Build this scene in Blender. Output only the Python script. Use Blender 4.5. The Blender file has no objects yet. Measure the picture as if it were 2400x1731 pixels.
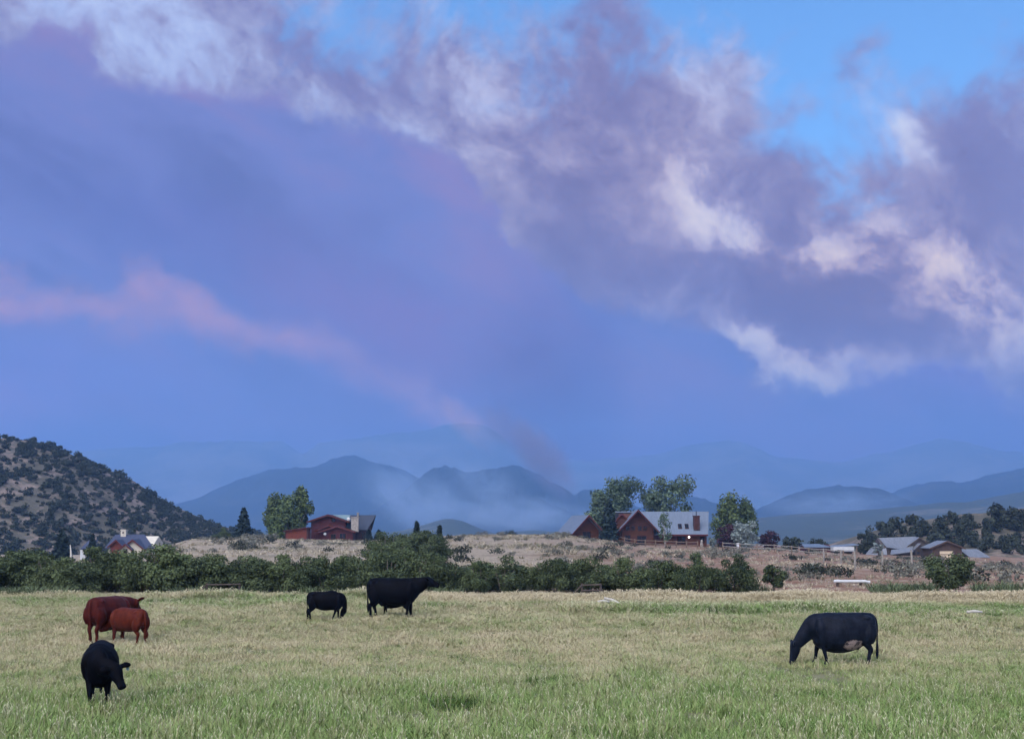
import bpy, math, random
import numpy as np
from mathutils import Vector, Matrix, noise as mnoise

random.seed(7)
RNG = np.random.default_rng(7)
scene = bpy.context.scene
COL = scene.collection

# ---------------------------------------------------------------- camera
F_PX, W_PX, H_PX, HORIZON, CAM_H = 3300.0, 2400.0, 1731.0, 1240.0, 3.6
PITCH = math.atan((HORIZON - H_PX / 2) / F_PX)
cam_data = bpy.data.cameras.new('camera')
cam_data.sensor_width = 36.0
cam_data.lens = 36.0 * F_PX / W_PX
cam_data.clip_start, cam_data.clip_end = 0.5, 40000.0
cam = bpy.data.objects.new('camera', cam_data)
COL.objects.link(cam)
cam.location = (0, 0, CAM_H)
cam.rotation_euler = (math.pi / 2 + PITCH, 0, 0)
scene.camera = cam

EXPOSURE = 1.85
scene.view_settings.view_transform = 'Standard'
scene.view_settings.look = 'None'
scene.view_settings.gamma = 1.0
scene.view_settings.use_curve_mapping = False
scene.view_settings.exposure = EXPOSURE
scene.cycles.use_denoising = True
scene.cycles.volume_bounces = 1
scene.cycles.use_adaptive_sampling = True
scene.cycles.adaptive_threshold = 0.03
scene.cycles.max_bounces = 5
scene.cycles.diffuse_bounces = 2
scene.cycles.glossy_bounces = 2
scene.cycles.volume_step_rate = 1.0
scene.cycles.volume_max_steps = 64

SUN_EL, SUN_AZ = math.radians(48), math.radians(205)      # azimuth clockwise from +Y (behind the camera, a little left)
sun_data = bpy.data.lights.new('sun', 'SUN')
sun_data.energy = 1.5
sun_data.angle = math.radians(80)
sun_data.color = (1.0, 0.93, 0.84)
sun = bpy.data.objects.new('sun', sun_data)
COL.objects.link(sun)
sun_dir = Vector((math.sin(SUN_AZ) * math.cos(SUN_EL), math.cos(SUN_AZ) * math.cos(SUN_EL), math.sin(SUN_EL)))
sun.rotation_euler = sun_dir.to_track_quat('Z', 'Y').to_euler()
sun.location = sun_dir * 300


def ray(px, py):
    cx, cu = (px - W_PX / 2) / F_PX, (H_PX / 2 - py) / F_PX
    return Vector((cx, math.cos(PITCH) - cu * math.sin(PITCH), math.sin(PITCH) + cu * math.cos(PITCH)))


def P(px, py, Y):
    r = ray(px, py)
    return Vector((r.x * Y / r.y, Y, CAM_H + r.z * Y / r.y))


def uv(px, py):
    r = ray(px, py).normalized()
    return math.atan2(r.x, r.y), math.asin(r.z)


def lin(c):
    c = c / 255.0
    return c / 12.92 if c <= 0.04045 else ((c + 0.055) / 1.055) ** 2.4


def S(r, g, b, k=1.0):
    return (lin(r) * k, lin(g) * k, lin(b) * k, 1.0)


AIR = (0.135, 0.262, 0.655)                 # light of the haze the sky is seen through


def SK(c, k, T):
    """sky colour that shows as c after a fraction 1-T of haze has been added in front of it"""
    return tuple(max(0.01, (lin(v) - (1 - T) * a) / T) * k for v, a in zip(c, AIR)) + (1.0,)


# ---------------------------------------------------------------- node helper
class NT:
    def __init__(self, tree):
        self.t = tree

    def new(self, typ):
        return self.t.nodes.new(typ)

    def put(self, sock, v):
        if hasattr(v, 'is_linked') or hasattr(v, 'links'):
            self.t.links.new(v, sock)
        else:
            sock.default_value = v

    def m(self, op, a, b=None, c=None, clamp=False):
        n = self.new('ShaderNodeMath')
        n.operation = op
        n.use_clamp = clamp
        self.put(n.inputs[0], a)
        if b is not None:
            self.put(n.inputs[1], b)
        if c is not None:
            self.put(n.inputs[2], c)
        return n.outputs[0]

    def add(self, a, b): return self.m('ADD', a, b)
    def sub(self, a, b): return self.m('SUBTRACT', a, b)
    def mul(self, a, b): return self.m('MULTIPLY', a, b)

    def smooth(self, x, lo, hi, a=0.0, b=1.0):
        n = self.new('ShaderNodeMapRange')
        n.interpolation_type = 'SMOOTHSTEP'
        self.put(n.inputs[0], x)
        for i, v in ((1, lo), (2, hi), (3, a), (4, b)):
            self.put(n.inputs[i], v)
        return n.outputs[0]

    def linmap(self, x, lo, hi, a=0.0, b=1.0):
        n = self.new('ShaderNodeMapRange')
        self.put(n.inputs[0], x)
        for i, v in ((1, lo), (2, hi), (3, a), (4, b)):
            self.put(n.inputs[i], v)
        return n.outputs[0]

    def comb(self, x, y, z=0.0):
        n = self.new('ShaderNodeCombineXYZ')
        for i, v in enumerate((x, y, z)):
            self.put(n.inputs[i], v)
        return n.outputs[0]

    def sep(self, v):
        n = self.new('ShaderNodeSeparateXYZ')
        self.t.links.new(v, n.inputs[0])
        return n.outputs

    def noise(self, vec, scale, detail=4.0, rough=0.5, dist=0.0, color=False):
        n = self.new('ShaderNodeTexNoise')
        if vec is not None:
            self.t.links.new(vec, n.inputs['Vector'])
        n.inputs['Scale'].default_value = scale
        n.inputs['Detail'].default_value = detail
        n.inputs['Roughness'].default_value = rough
        n.inputs['Distortion'].default_value = dist
        return n.outputs['Color' if color else 'Fac']

    def voronoi(self, vec, scale):
        n = self.new('ShaderNodeTexVoronoi')
        self.t.links.new(vec, n.inputs['Vector'])
        n.inputs['Scale'].default_value = scale
        return n.outputs

    def mix(self, fac, a, b):
        n = self.new('ShaderNodeMix')
        n.data_type = 'RGBA'
        self.put(n.inputs[0], fac)
        self.put(n.inputs[6], a)
        self.put(n.inputs[7], b)
        return n.outputs[2]

    def scale_col(self, col, k):
        n = self.new('ShaderNodeMix')
        n.data_type = 'RGBA'
        n.blend_type = 'MULTIPLY'
        n.inputs[0].default_value = 1.0
        self.put(n.inputs[6], col)
        self.put(n.inputs[7], k)
        return n.outputs[2]

    def ramp(self, x, stops, interp='LINEAR'):
        n = self.new('ShaderNodeValToRGB')
        self.t.links.new(x, n.inputs[0])
        cr = n.color_ramp
        cr.interpolation = interp
        while len(cr.elements) < len(stops):
            cr.elements.new(0.5)
        for e, (p, c) in zip(cr.elements, stops):
            e.position = p
            e.color = c
        return n.outputs[0]

    def curve(self, x, pts):
        """smooth curve through (x 0..1, y 0..1)"""
        n = self.new('ShaderNodeFloatCurve')
        self.t.links.new(x, n.inputs['Value'])
        c = n.mapping.curves[0]
        pts = sorted(pts)
        while len(c.points) < len(pts):
            c.points.new(0.5, 0.5)
        for p, q in zip(c.points, pts):
            p.location = q
            p.handle_type = 'AUTO_CLAMPED'
        n.mapping.update()
        return n.outputs[0]


# ---------------------------------------------------------------- sky and smoke deck (world)
world = bpy.data.worlds.new('World')
scene.world = world
world.use_nodes = True
wt = world.node_tree
wt.nodes.clear()
w = NT(wt)
UMIN, UMAX, VMAX = -0.60, 0.60, 0.50


def U01(px):
    return (uv(px, 1000)[0] - UMIN) / (UMAX - UMIN)


def curve_of(pts):
    """photo polyline -> points in (azimuth, elevation) both scaled to 0..1"""
    out = []
    for px, py in pts:
        a, e = uv(px, py)
        out.append(((a - UMIN) / (UMAX - UMIN), max(0.0, min(1.0, e / VMAX))))
    return out


def build_world():
    K = 1.0 / (2 ** EXPOSURE)
    tc = w.new('ShaderNodeTexCoord')
    d = tc.outputs['Generated']
    x, y, z = w.sep(d)
    u = w.m('ARCTAN2', x, y)
    v = w.m('ARCSINE', z)
    # domain warp
    wn = w.noise(d, 8.0, 6.0, 0.62, color=True)
    wx, wy, wz = w.sep(wn)
    u2 = w.add(u, w.mul(w.sub(wx, 0.5), 0.15))
    v2 = w.add(v, w.mul(w.sub(wy, 0.5), 0.13))
    u01 = w.linmap(u2, UMIN, UMAX)
    v01 = w.mul(v2, 1.0 / VMAX)

    def tex(ang, su, sv, seed, scale, detail=6.0, rough=0.55, dist=0.0, uu=u, vv=v):
        ca, sa = math.cos(ang), math.sin(ang)
        a = w.add(w.mul(uu, ca), w.mul(vv, sa))
        b = w.sub(w.mul(vv, ca), w.mul(uu, sa))
        return w.noise(w.comb(w.mul(a, su), w.mul(b, sv), seed), scale, detail, rough, dist)

    def blob(px, py, rx, ry, ang=0.0, uu=u2, vv=v2):
        cu, cv = uv(px, py)
        ang = math.radians(ang)
        du, dv = w.sub(uu, cu), w.sub(vv, cv)
        a = w.mul(w.add(w.mul(du, math.cos(ang)), w.mul(dv, math.sin(ang))), F_PX / rx)
        b = w.mul(w.sub(w.mul(dv, math.cos(ang)), w.mul(du, math.sin(ang))), F_PX / ry)
        q = w.add(w.mul(a, a), w.mul(b, b))
        return w.m('EXPONENT', w.mul(q, -1.0))

    # clear sky
    sky = w.new('ShaderNodeTexSky')
    sky.sky_type = 'NISHITA'
    sky.sun_disc = False
    sky.sun_elevation = SUN_EL
    sky.sun_rotation = SUN_AZ
    sky.air_density = 1.0
    sky.dust_density = 0.3
    sky.ozone_density = 2.0
    clear = w.scale_col(sky.outputs[0], tuple(c * 2 * K for c in SKY_TINT[:3]) + (1.0,))

    # lower, even smoke
    nL = tex(-0.45, 1.0, 2.2, 3.1, 6.0, 5.0, 0.55, 0.3)
    low = w.ramp(nL, [(0.32, SK(C_LOW[0], K, 0.46)), (0.5, SK(C_LOW[1], K, 0.46)), (0.68, SK(C_LOW[2], K, 0.46))])
    for (px, py, rx, ry, ang, col, amt) in LOW_BLOBS:
        low = w.mix(w.mul(blob(px, py, rx, ry, ang), amt), low, SK(col, K, 0.45))
    # lit streak of smoke on the left, falling to the fire
    cen = w.curve(u01, curve_of(STREAK))
    wid = w.curve(u01, [(U01(p), q) for p, q in STREAK_W])
    inten = w.curve(u01, [(U01(p), q) for p, q in STREAK_I])
    ds = w.m('DIVIDE', w.sub(v01, cen), w.mul(wid, 0.115))
    ds = w.m('ABSOLUTE', ds)
    nS = tex(-0.5, 1.0, 1.6, 8.2, 16.0, 5.0, 0.55)
    st = w.mul(w.smooth(ds, 1.0, 0.0), w.mul(inten, w.smooth(nS, 0.25, 0.6, 0.45, 1.0)))
    low = w.mix(st, low, SK(C_STREAK, K, 0.45))

    # broken cloud deck above
    nA = tex(-0.9, 1.0, 0.8, 1.7, 12.0, 7.0, 0.64, 0.3)
    um, vm = w.add(w.mul(u, 0.6), w.mul(u2, 0.4)), w.add(w.mul(v, 0.6), w.mul(v2, 0.4))
    nB = tex(-0.6, 1.0, 1.15, 5.3, 15.0, 9.0, 0.67, 0.2, um, vm)
    nC = tex(-0.6, 1.0, 1.2, 9.9, 5.0, 3.0, 0.5)
    t = w.add(w.mul(w.sub(nB, 0.5), 1.4), w.add(0.525, w.mul(w.sub(nC, 0.5), 0.6)))
    for (px, py, rx, ry, ang, amt) in BRIGHT_BLOBS:
        g = blob(px, py, rx, ry, ang)
        t = w.add(t, w.mul(w.mul(g, amt), w.smooth(nB, 0.3, 0.62, 0.25, 1.2)))
    up = w.ramp(t, [(p, SK(c, K, 0.60)) for p, c in C_UP])
    warm = w.m('MAXIMUM', blob(2080, 700, 560, 280, -12), w.mul(blob(1500, 520, 520, 300, -20), 0.7))
    wcol = w.ramp(t, [(p, SK(c, K, 0.58)) for p, c in C_WARM])
    up = w.mix(warm, up, wcol)

    e = w.sub(v01, w.curve(u01, curve_of(CLEAR_EDGE)))
    e = w.mul(e, VMAX)
    th = w.linmap(e, -0.09, 0.10, 0.12, 0.70)
    cover = w.smooth(w.sub(nA, th), -0.07, 0.16)
    up = w.mix(cover, clear, up)

    dB = w.sub(v01, w.curve(u01, curve_of(DECK_EDGE)))
    mask = w.smooth(dB, -0.012, 0.03)
    col = w.mix(mask, low, up)

    bg = w.new('ShaderNodeBackground')
    wt.links.new(col, bg.inputs['Color'])
    bg.inputs['Strength'].default_value = SKY_STRENGTH
    out = w.new('ShaderNodeOutputWorld')
    wt.links.new(bg.outputs[0], out.inputs['Surface'])
    world.cycles.sampling_method = 'MANUAL'
    world.cycles.sample_map_resolution = 512


SKY_STRENGTH = 1.0
SKY_TINT = (0.058, 0.088, 0.108, 1.0)
C_LOW = [(104, 126, 190), (115, 136, 203), (130, 137, 199)]
LOW_BLOBS = [
    (430, 540, 380, 130, -20, (100, 122, 192), 0.6),
    (150, 880, 340, 110, 0, (122, 140, 216), 0.6),
    (980, 800, 330, 150, -30, (130, 128, 192), 0.8),
    (30, 950, 130, 70, 0, (144, 142, 210), 0.7),
    (480, 990, 420, 60, 0, (132, 136, 200), 0.6),
    (1700, 990, 420, 60, 0, (130, 136, 200), 0.6),
    (1290, 1010, 190, 120, -60, (104, 104, 166), 0.95),
    (1330, 880, 110, 260, 10, (104, 124, 194), 0.6),
    (2250, 920, 300, 60, -15, (126, 136, 210), 0.6),
]
STREAK = [(-500, 640), (0, 668), (150, 668), (300, 668), (420, 715), (520, 748), (650, 790), (760, 828), (900, 885), (1000, 930), (1080, 985), (1180, 1040), (1400, 1100)]
STREAK_W = [(-500, 0.45), (0, 0.42), (150, 0.40), (280, 0.62), (400, 0.48), (520, 0.42), (650, 0.42), (800, 0.40), (1000, 0.42), (1080, 0.36), (1200, 0.3)]
STREAK_I = [(-500, 0.7), (0, 0.85), (150, 0.8), (300, 0.95), (450, 0.9), (600, 0.9), (700, 0.75), (820, 0.5), (950, 0.65), (1060, 0.95), (1140, 0.7), (1230, 0.0), (2600, 0.0)]
C_STREAK = (166, 150, 196)
DECK_EDGE = [(-600, 60), (-100, 90), (60, 110), (180, 60), (300, 170), (400, 195), (560, 205), (680, 240), (800, 255), (860, 270), (960, 310), (1080, 340), (1160, 480), (1240, 640), (1340, 730), (1500, 775), (1700, 790), (1760, 850), (1900, 900), (2080, 905), (2250, 930), (2400, 990), (2800, 1030)]
CLEAR_EDGE = [(-700, -120), (100, -60), (500, 10), (800, 50), (1000, 80), (1300, 110), (1500, 140), (1700, 250), (1850, 335), (1950, 375), (2050, 340), (2200, 260), (2400, 230), (2900, 200)]
BRIGHT_BLOBS = [
    (760, 190, 420, 50, -18, 0.12),
    (420, 120, 260, 60, -25, 0.10),
    (1180, 150, 130, 200, 30, 0.15),
    (1660, 520, 150, 50, -28, 0.26),
    (1830, 590, 200, 45, -18, 0.32),
    (1970, 590, 80, 70, 30, 0.42),
    (1820, 805, 200, 40, -20, 0.55),
    (2240, 700, 170, 90, -45, 0.55),
    (2140, 370, 90, 40, -45, 0.35),
    (1900, 720, 180, 70, 0, -0.26),
    (2060, 800, 140, 60, -10, -0.28),
    (2330, 420, 160, 160, 0, -0.25),
    (1450, 640, 260, 120, -25, -0.18),
    (1950, 420, 160, 90, -15, -0.20),
    (1480, 150, 120, 120, 0, -0.12),
]
C_UP = [(0.12, (114, 122, 178)), (0.40, (130, 138, 192)), (0.56, (148, 158, 206)), (0.74, (164, 182, 230)), (1.0, (184, 204, 242))]
C_WARM = [(0.12, (112, 112, 160)), (0.38, (132, 128, 172)), (0.56, (158, 148, 184)), (0.72, (192, 178, 200)), (1.0, (224, 208, 214))]
build_world()

# ---------------------------------------------------------------- mesh helpers
BOX_FACES = [(0, 3, 2, 1), (4, 5, 6, 7), (0, 1, 5, 4), (1, 2, 6, 5), (2, 3, 7, 6), (3, 0, 4, 7)]


def box_verts(lo, hi):
    (a, b, c), (d, e, f) = lo, hi
    return [(a, b, c), (d, b, c), (d, e, c), (a, e, c), (a, b, f), (d, b, f), (d, e, f), (a, e, f)]


def new_mesh(name, verts, faces, mat=None, smooth=False):
    me = bpy.data.meshes.new(name)
    me.from_pydata([tuple(v) for v in verts], [], faces)
    if mat:
        me.materials.append(mat)
    if smooth:
        me.polygons.foreach_set('use_smooth', [True] * len(me.polygons))
    me.update()
    return me


def link(name, data, parent=None):
    o = bpy.data.objects.new(name, data)
    COL.objects.link(o)
    if parent is not None:
        o.parent = parent
    return o


def mesh_obj(name, verts, faces, mat=None, parent=None, smooth=False):
    return link(name, new_mesh(name, verts, faces, mat, smooth), parent)


def tag(o, label=None, cat=None, group=None, kind=None):
    if label: o['label'] = label
    if cat: o['category'] = cat
    if group: o['group'] = group
    if kind: o['kind'] = kind
    return o


def thing(name, label, cat, loc, rz=0.0, group=None):
    o = link(name, None)
    o.location = loc
    o.rotation_euler = (0, 0, rz)
    return tag(o, label, cat, group)


def globe(name, c, r, mat, parent, sy=1.0):
    V, Fc = [], []
    m, n = 6, 10
    for i in range(m + 1):
        a = math.pi * i / m
        for j in range(n):
            t = 2 * math.pi * j / n
            V.append((c[0] + r * math.sin(a) * math.cos(t), c[1] + sy * r * math.sin(a) * math.sin(t), c[2] + r * math.cos(a)))
    for i in range(m):
        for j in range(n):
            Fc.append((i * n + j, (i + 1) * n + j, (i + 1) * n + (j + 1) % n, i * n + (j + 1) % n))
    return mesh_obj(name, V, Fc, mat, parent, True)


def quads_mesh(name, V, mat, shade=None):
    """V: (n,4,3) leaf quads -> one mesh"""
    n = len(V)
    me = bpy.data.meshes.new(name)
    me.vertices.add(n * 4)
    me.vertices.foreach_set('co', np.ascontiguousarray(V, dtype=np.float32).ravel())
    me.loops.add(n * 4)
    me.loops.foreach_set('vertex_index', np.arange(n * 4, dtype=np.int32))
    me.polygons.add(n)
    me.polygons.foreach_set('loop_start', np.arange(0, n * 4, 4, dtype=np.int32))
    try:
        me.polygons.foreach_set('loop_total', np.full(n, 4, dtype=np.int32))
    except Exception:
        pass
    me.materials.append(mat)
    me.update(calc_edges=True)
    return me


def material(name, build, rough=0.9, spec=0.2, metallic=0.0):
    m = bpy.data.materials.new(name)
    m.use_nodes = True
    n = NT(m.node_tree)
    b = m.node_tree.nodes['Principled BSDF']
    b.inputs['Roughness'].default_value = rough
    b.inputs['Specular IOR Level'].default_value = spec
    b.inputs['Metallic'].default_value = metallic
    r = build(n, b)
    if r is not None:
        n.put(b.inputs['Base Color'], r)
    return m


def bump(n, b, h, strength=0.4, dist=0.05):
    q = n.new('ShaderNodeBump')
    q.inputs['Strength'].default_value = strength
    q.inputs['Distance'].default_value = dist
    n.t.links.new(h, q.inputs['Height'])
    n.t.links.new(q.outputs[0], b.inputs['Normal'])


def mottled(name, c1, c2, scale=3.0, rough=0.85, spec=0.2, metallic=0.0, stretch=(1, 1, 1), bumpy=0.0, world=False):
    def build(n, b):
        if world:
            vec = n.new('ShaderNodeNewGeometry').outputs['Position']
        else:
            vec = n.new('ShaderNodeTexCoord').outputs['Object']
        mp = n.new('ShaderNodeMapping')
        mp.inputs['Scale'].default_value = stretch
        n.t.links.new(vec, mp.inputs[0])
        f = n.noise(mp.outputs[0], scale, 6.0, 0.6)
        if bumpy:
            bump(n, b, f, bumpy, 0.05)
        return n.ramp(f, [(0.3, (*c1, 1)), (0.7, (*c2, 1))])
    return material(name, build, rough, spec, metallic)


def foliage(name, dark, light, scale=1.2, trans=0.0):
    """leaf colour varies from clump to clump and leaf to leaf"""
    def build(n, b):
        oi = n.new('ShaderNodeObjectInfo')
        tc = n.new('ShaderNodeTexCoord')
        f = n.noise(tc.outputs['Object'], scale, 3.0, 0.6)
        g = n.new('ShaderNodeNewGeometry')
        f2 = n.m('MULTIPLY_ADD', g.outputs['Random Per Island'], 0.5, n.mul(f, 0.6))
        f3 = n.m('MULTIPLY_ADD', oi.outputs['Random'], 0.22, n.sub(f2, 0.1))
        return n.ramp(f3, [(0.2, (*dark, 1)), (0.85, (*light, 1))])
    return material(name, build, 0.75, 0.15)


# ---------------------------------------------------------------- ground
def sstep(a, b, t):
    t = min(1.0, max(0.0, (t - a) / (b - a)))
    return t * t * (3 - 2 * t)


def interp(pts, x):
    if x <= pts[0][0]: return pts[0][1]
    for (a, p), (b, q) in zip(pts, pts[1:]):
        if x <= b:
            return p + (q - p) * sstep(a, b, x)
    return pts[-1][1]


CREST = [(-400, 1310), (150, 1310), (330, 1308), (400, 1286), (460, 1264), (650, 1263), (720, 1266), (900, 1268), (1000, 1259), (1150, 1254), (1300, 1255), (1400, 1265), (1500, 1279), (1650, 1282), (1800, 1288), (1900, 1295), (2050, 1305), (2250, 1311), (2400, 1320), (2900, 1326)]
FIELD_EDGE = 66.0


def ground_z(x, y):
    r = math.hypot(x, max(y, 0))
    if y < 68:
        z = 0.3 * sstep(44, 54, y) + 0.2 * sstep(54, 66, y)
        return z + 0.05 * mnoise.noise(Vector((x * 0.12, y * 0.12, 0)))
    px = 1200 + F_PX * x / y
    zc = P(1200, interp(CREST, px), 235).z
    z = 0.5 + (zc - 0.5) * sstep(72, 225, y)
    z += 0.22 * mnoise.noise(Vector((x * 0.05, y * 0.05, 3))) * sstep(72, 90, y)
    z += 0.10 * mnoise.noise(Vector((x * 0.2, y * 0.2, 5))) * sstep(72, 90, y)
    drop = sstep(275, 480, y)
    return z * (1 - drop) - 14.0 * drop


def mat_ground():
    def build(n, b):
        pos = n.new('ShaderNodeNewGeometry').outputs['Position']
        x, y, z = n.sep(pos)
        nf = n.noise(pos, 0.35, 6.0, 0.62)
        nd = n.noise(pos, 2.2, 5.0, 0.65)
        nb = n.noise(pos, 0.06, 4.0, 0.6)
        # field soil with thatch under the grass
        soil = n.ramp(nf, [(0.3, (0.085, 0.10, 0.045, 1)), (0.7, (0.20, 0.185, 0.115, 1))])
        # mesa: pale dry grass and pinkish earth
        px = n.m('DIVIDE', x, y)
        red = n.smooth(n.add(px, n.mul(n.sub(nb, 0.5), 0.25)), -0.02, 0.13)
        pale = n.ramp(nd, [(0.3, (0.17, 0.13, 0.105, 1)), (0.55, (0.30, 0.25, 0.195, 1)), (0.75, (0.42, 0.37, 0.285, 1))])
        reddish = n.ramp(nd, [(0.3, (0.12, 0.06, 0.045, 1)), (0.55, (0.21, 0.12, 0.085, 1)), (0.75, (0.32, 0.22, 0.16, 1))])
        far = n.mix(n.mul(red, n.smooth(nf, 0.35, 0.6, 0.35, 1.0)), pale, reddish)
        far = n.mix(n.smooth(nb, 0.55, 0.7, 0.0, 0.6), far, (0.10, 0.095, 0.06, 1))
        m = n.smooth(n.add(y, n.mul(n.sub(nf, 0.5), 5.0)), 66.0, 69.5)
        bump(n, b, nd, 0.5, 0.12)
        return n.mix(m, soil, far)
    return material('ground', build, 0.95, 0.05)


M_GROUND = mat_ground()


def build_ground():
    ys = list(np.linspace(-60, 20, 9)) + list(np.linspace(22, 76, 45)) + list(np.linspace(78, 280, 90)) + list(np.linspace(288, 480, 18)) + list(np.geomspace(520, 18000, 28))
    nx = 150
    V, Fc = [], []
    for yy in ys:
        hw = 45 + 0.8 * abs(yy)
        for i in range(nx + 1):
            xx = hw * (2 * i / nx - 1)
            V.append((xx, yy, ground_z(xx, yy)))
    for j in range(len(ys) - 1):
        for i in range(nx):
            a = j * (nx + 1) + i
            Fc.append((a, a + 1, a + nx + 2, a + nx + 1))
    o = mesh_obj('ground', V, Fc, M_GROUND, smooth=True)
    tag(o, kind='structure')


build_ground()


# ---------------------------------------------------------------- hills and mountains
def mat_hill(name, bare1, bare2, green1, green2, fs, cover):
    def build(n, b):
        pos = n.new('ShaderNodeNewGeometry').outputs['Position']
        a = n.noise(pos, fs, 6.0, 0.65)
        c = n.noise(pos, fs * 6, 5.0, 0.6)
        bare = n.mix(c, (*bare1, 1), (*bare2, 1))
        gr = n.mix(c, (*green1, 1), (*green2, 1))
        bump(n, b, c, 0.6, 1.0)
        return n.mix(n.smooth(n.add(n.mul(a, 0.7), n.mul(c, 0.3)), cover - 0.06, cover + 0.06), bare, gr)
    return material(name, build, 0.95, 0.05)


M_NEARHILL = mat_hill('hillside', (0.15, 0.115, 0.10), (0.28, 0.225, 0.20), (0.06, 0.06, 0.046), (0.13, 0.115, 0.095), 0.10, 0.46)
M_MIDHILL = mat_hill('scrub_hill', (0.10, 0.10, 0.08), (0.17, 0.155, 0.13), (0.04, 0.05, 0.035), (0.065, 0.075, 0.05), 0.0055, 0.42)
M_FARPALED = mat_hill('haze_paled_mountain', (0.13, 0.135, 0.14), (0.18, 0.18, 0.18), (0.07, 0.085, 0.08), (0.12, 0.13, 0.12), 0.0025, 0.5)  # slopes coloured paler to paint in extra haze, fading the ridge into the sky
M_FARHILL = mat_hill('forest_mountain', (0.035, 0.04, 0.035), (0.06, 0.062, 0.052), (0.014, 0.020, 0.016), (0.028, 0.036, 0.028), 0.0025, 0.42)


def ridge_height(top, Y, x):
    px = 1200 + F_PX * x / Y
    if px <= top[0][0]: py = top[0][1]
    elif px >= top[-1][0]: py = top[-1][1]
    else:
        for (a, p), (b, q) in zip(top, top[1:]):
            if px <= b:
                t = (px - a) / (b - a)
                py = p + (q - p) * t
                break
    return P(1200, py, Y).z


def ridge(name, top, Y, front, back, mat, rough=0.02, nx=220, base=-14.5, spur=0.25, seed=0, detail=1.0, ny=26):
    """a mountain: crest line at distance Y, falling to the valley over `front` metres towards us and `back` metres behind"""
    x0, x1 = P(top[0][0], 1200, Y).x, P(top[-1][0], 1200, Y).x
    V, Fc = [], []
    # smooth the crest polyline a little
    def crest(x):
        s = (x1 - x0) * 0.004
        return (ridge_height(top, Y, x - s) + 2 * ridge_height(top, Y, x) + ridge_height(top, Y, x + s)) / 4
    nb = ny // 2
    for j in range(ny + nb + 1):
        if j <= ny:
            t = j / ny                     # toe -> crest
            yy = Y - front * (1 - t)
            prof = math.sin(t * math.pi / 2) ** 1.35
        else:
            t = (j - ny) / nb
            yy = Y + back * t
            prof = math.cos(t * math.pi / 2) ** 1.2
        for i in range(nx + 1):
            xx = x0 + (x1 - x0) * i / nx
            hc = crest(xx) - base
            sp = mnoise.fractal(Vector((xx / (front * 0.45), yy / (front * 1.1), seed)), 1.0, 2.0, 5)
            n2 = mnoise.fractal(Vector((xx / (front * 0.07), yy / (front * 0.09), seed + 4)), 1.0, 2.0, 3)
            k = prof * (1 + spur * sp * math.sin(math.pi * min(prof, 1.0)) )
            n3 = mnoise.noise(Vector((xx / (front * 0.016), yy / (front * 0.016), seed + 9)))
            z = base + hc * k + hc * rough * (n2 + 0.7 * n3) * detail * min(1, prof * 3)
            V.append((xx * (yy / Y) ** 0.35, yy, z))
    for j in range(ny + nb):
        for i in range(nx):
            a = j * (nx + 1) + i
            Fc.append((a, a + 1, a + nx + 2, a + nx + 1))
    o = mesh_obj(name, V, Fc, mat, smooth=True)
    tag(o, kind='structure')
    return o, V, nx


# far blue ridge E, nearly lost in the smoke
ridge('mountain', [(-900, 1090), (-200, 1070), (240, 1056), (400, 1048), (440, 1038), (500, 1040), (560, 1036), (640, 1040), (670, 1036), (705, 1066), (730, 1070), (760, 1036), (800, 1040), (860, 1026), (960, 1020), (1040, 1004), (1100, 993), (1140, 1000), (1210, 1050), (1280, 1082), (1400, 1080), (1540, 1066), (1600, 1048), (1660, 1040), (1700, 1034), (1740, 1044), (1800, 1072), (1950, 1086), (2060, 1066), (2140, 1044), (2200, 1030), (2280, 1052), (2400, 1066), (2700, 1040), (3300, 1060)],
      9000, 2400, 675, M_FARPALED, 0.03, 420, seed=1)
# D left-centre mountain
ridge('mountain', [(-700, 1215), (250, 1212), (420, 1186), (500, 1160), (560, 1132), (600, 1118), (650, 1104), (700, 1101), (740, 1099), (775, 1083), (815, 1073), (845, 1074), (890, 1090), (950, 1108), (1010, 1132), (1100, 1165), (1220, 1210), (1500, 1228), (1800, 1235)],
      5550, 1575, 750, M_FARHILL, 0.045, 340, seed=2, spur=0.4)
# C centre-right mountain and its front shoulder
ridge('mountain', [(820, 1235), (930, 1170), (980, 1126), (1015, 1098), (1045, 1092), (1075, 1104), (1110, 1110), (1150, 1100), (1172, 1094), (1200, 1092), (1232, 1104), (1262, 1112), (1290, 1132), (1318, 1142), (1345, 1162), (1362, 1148), (1385, 1146), (1420, 1168), (1500, 1190), (1600, 1160), (1640, 1170), (1720, 1215), (1900, 1238)],
      4650, 1200, 750, M_FARHILL, 0.05, 340, seed=3, spur=0.45)
ridge('mountain', [(1080, 1236), (1130, 1150), (1190, 1142), (1240, 1160), (1300, 1188), (1370, 1212), (1450, 1232), (1550, 1238)],
      3975, 780, 525, M_FARHILL, 0.05, 200, seed=4, spur=0.4)
# right-hand mountains
ridge('mountain', [(1660, 1236), (1740, 1215), (1790, 1185), (1840, 1163), (1890, 1148), (1960, 1140), (2010, 1144), (2060, 1162), (2120, 1190), (2200, 1215), (2400, 1235)],
      4425, 1050, 645, M_FARHILL, 0.045, 220, seed=5, spur=0.4)
ridge('mountain', [(1900, 1236), (2010, 1190), (2070, 1163), (2120, 1142), (2170, 1132), (2240, 1134), (2310, 1116), (2400, 1096), (2550, 1070), (2800, 1080), (3300, 1100)],
      5100, 1350, 750, M_FARHILL, 0.045, 260, seed=6, spur=0.4)
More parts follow.
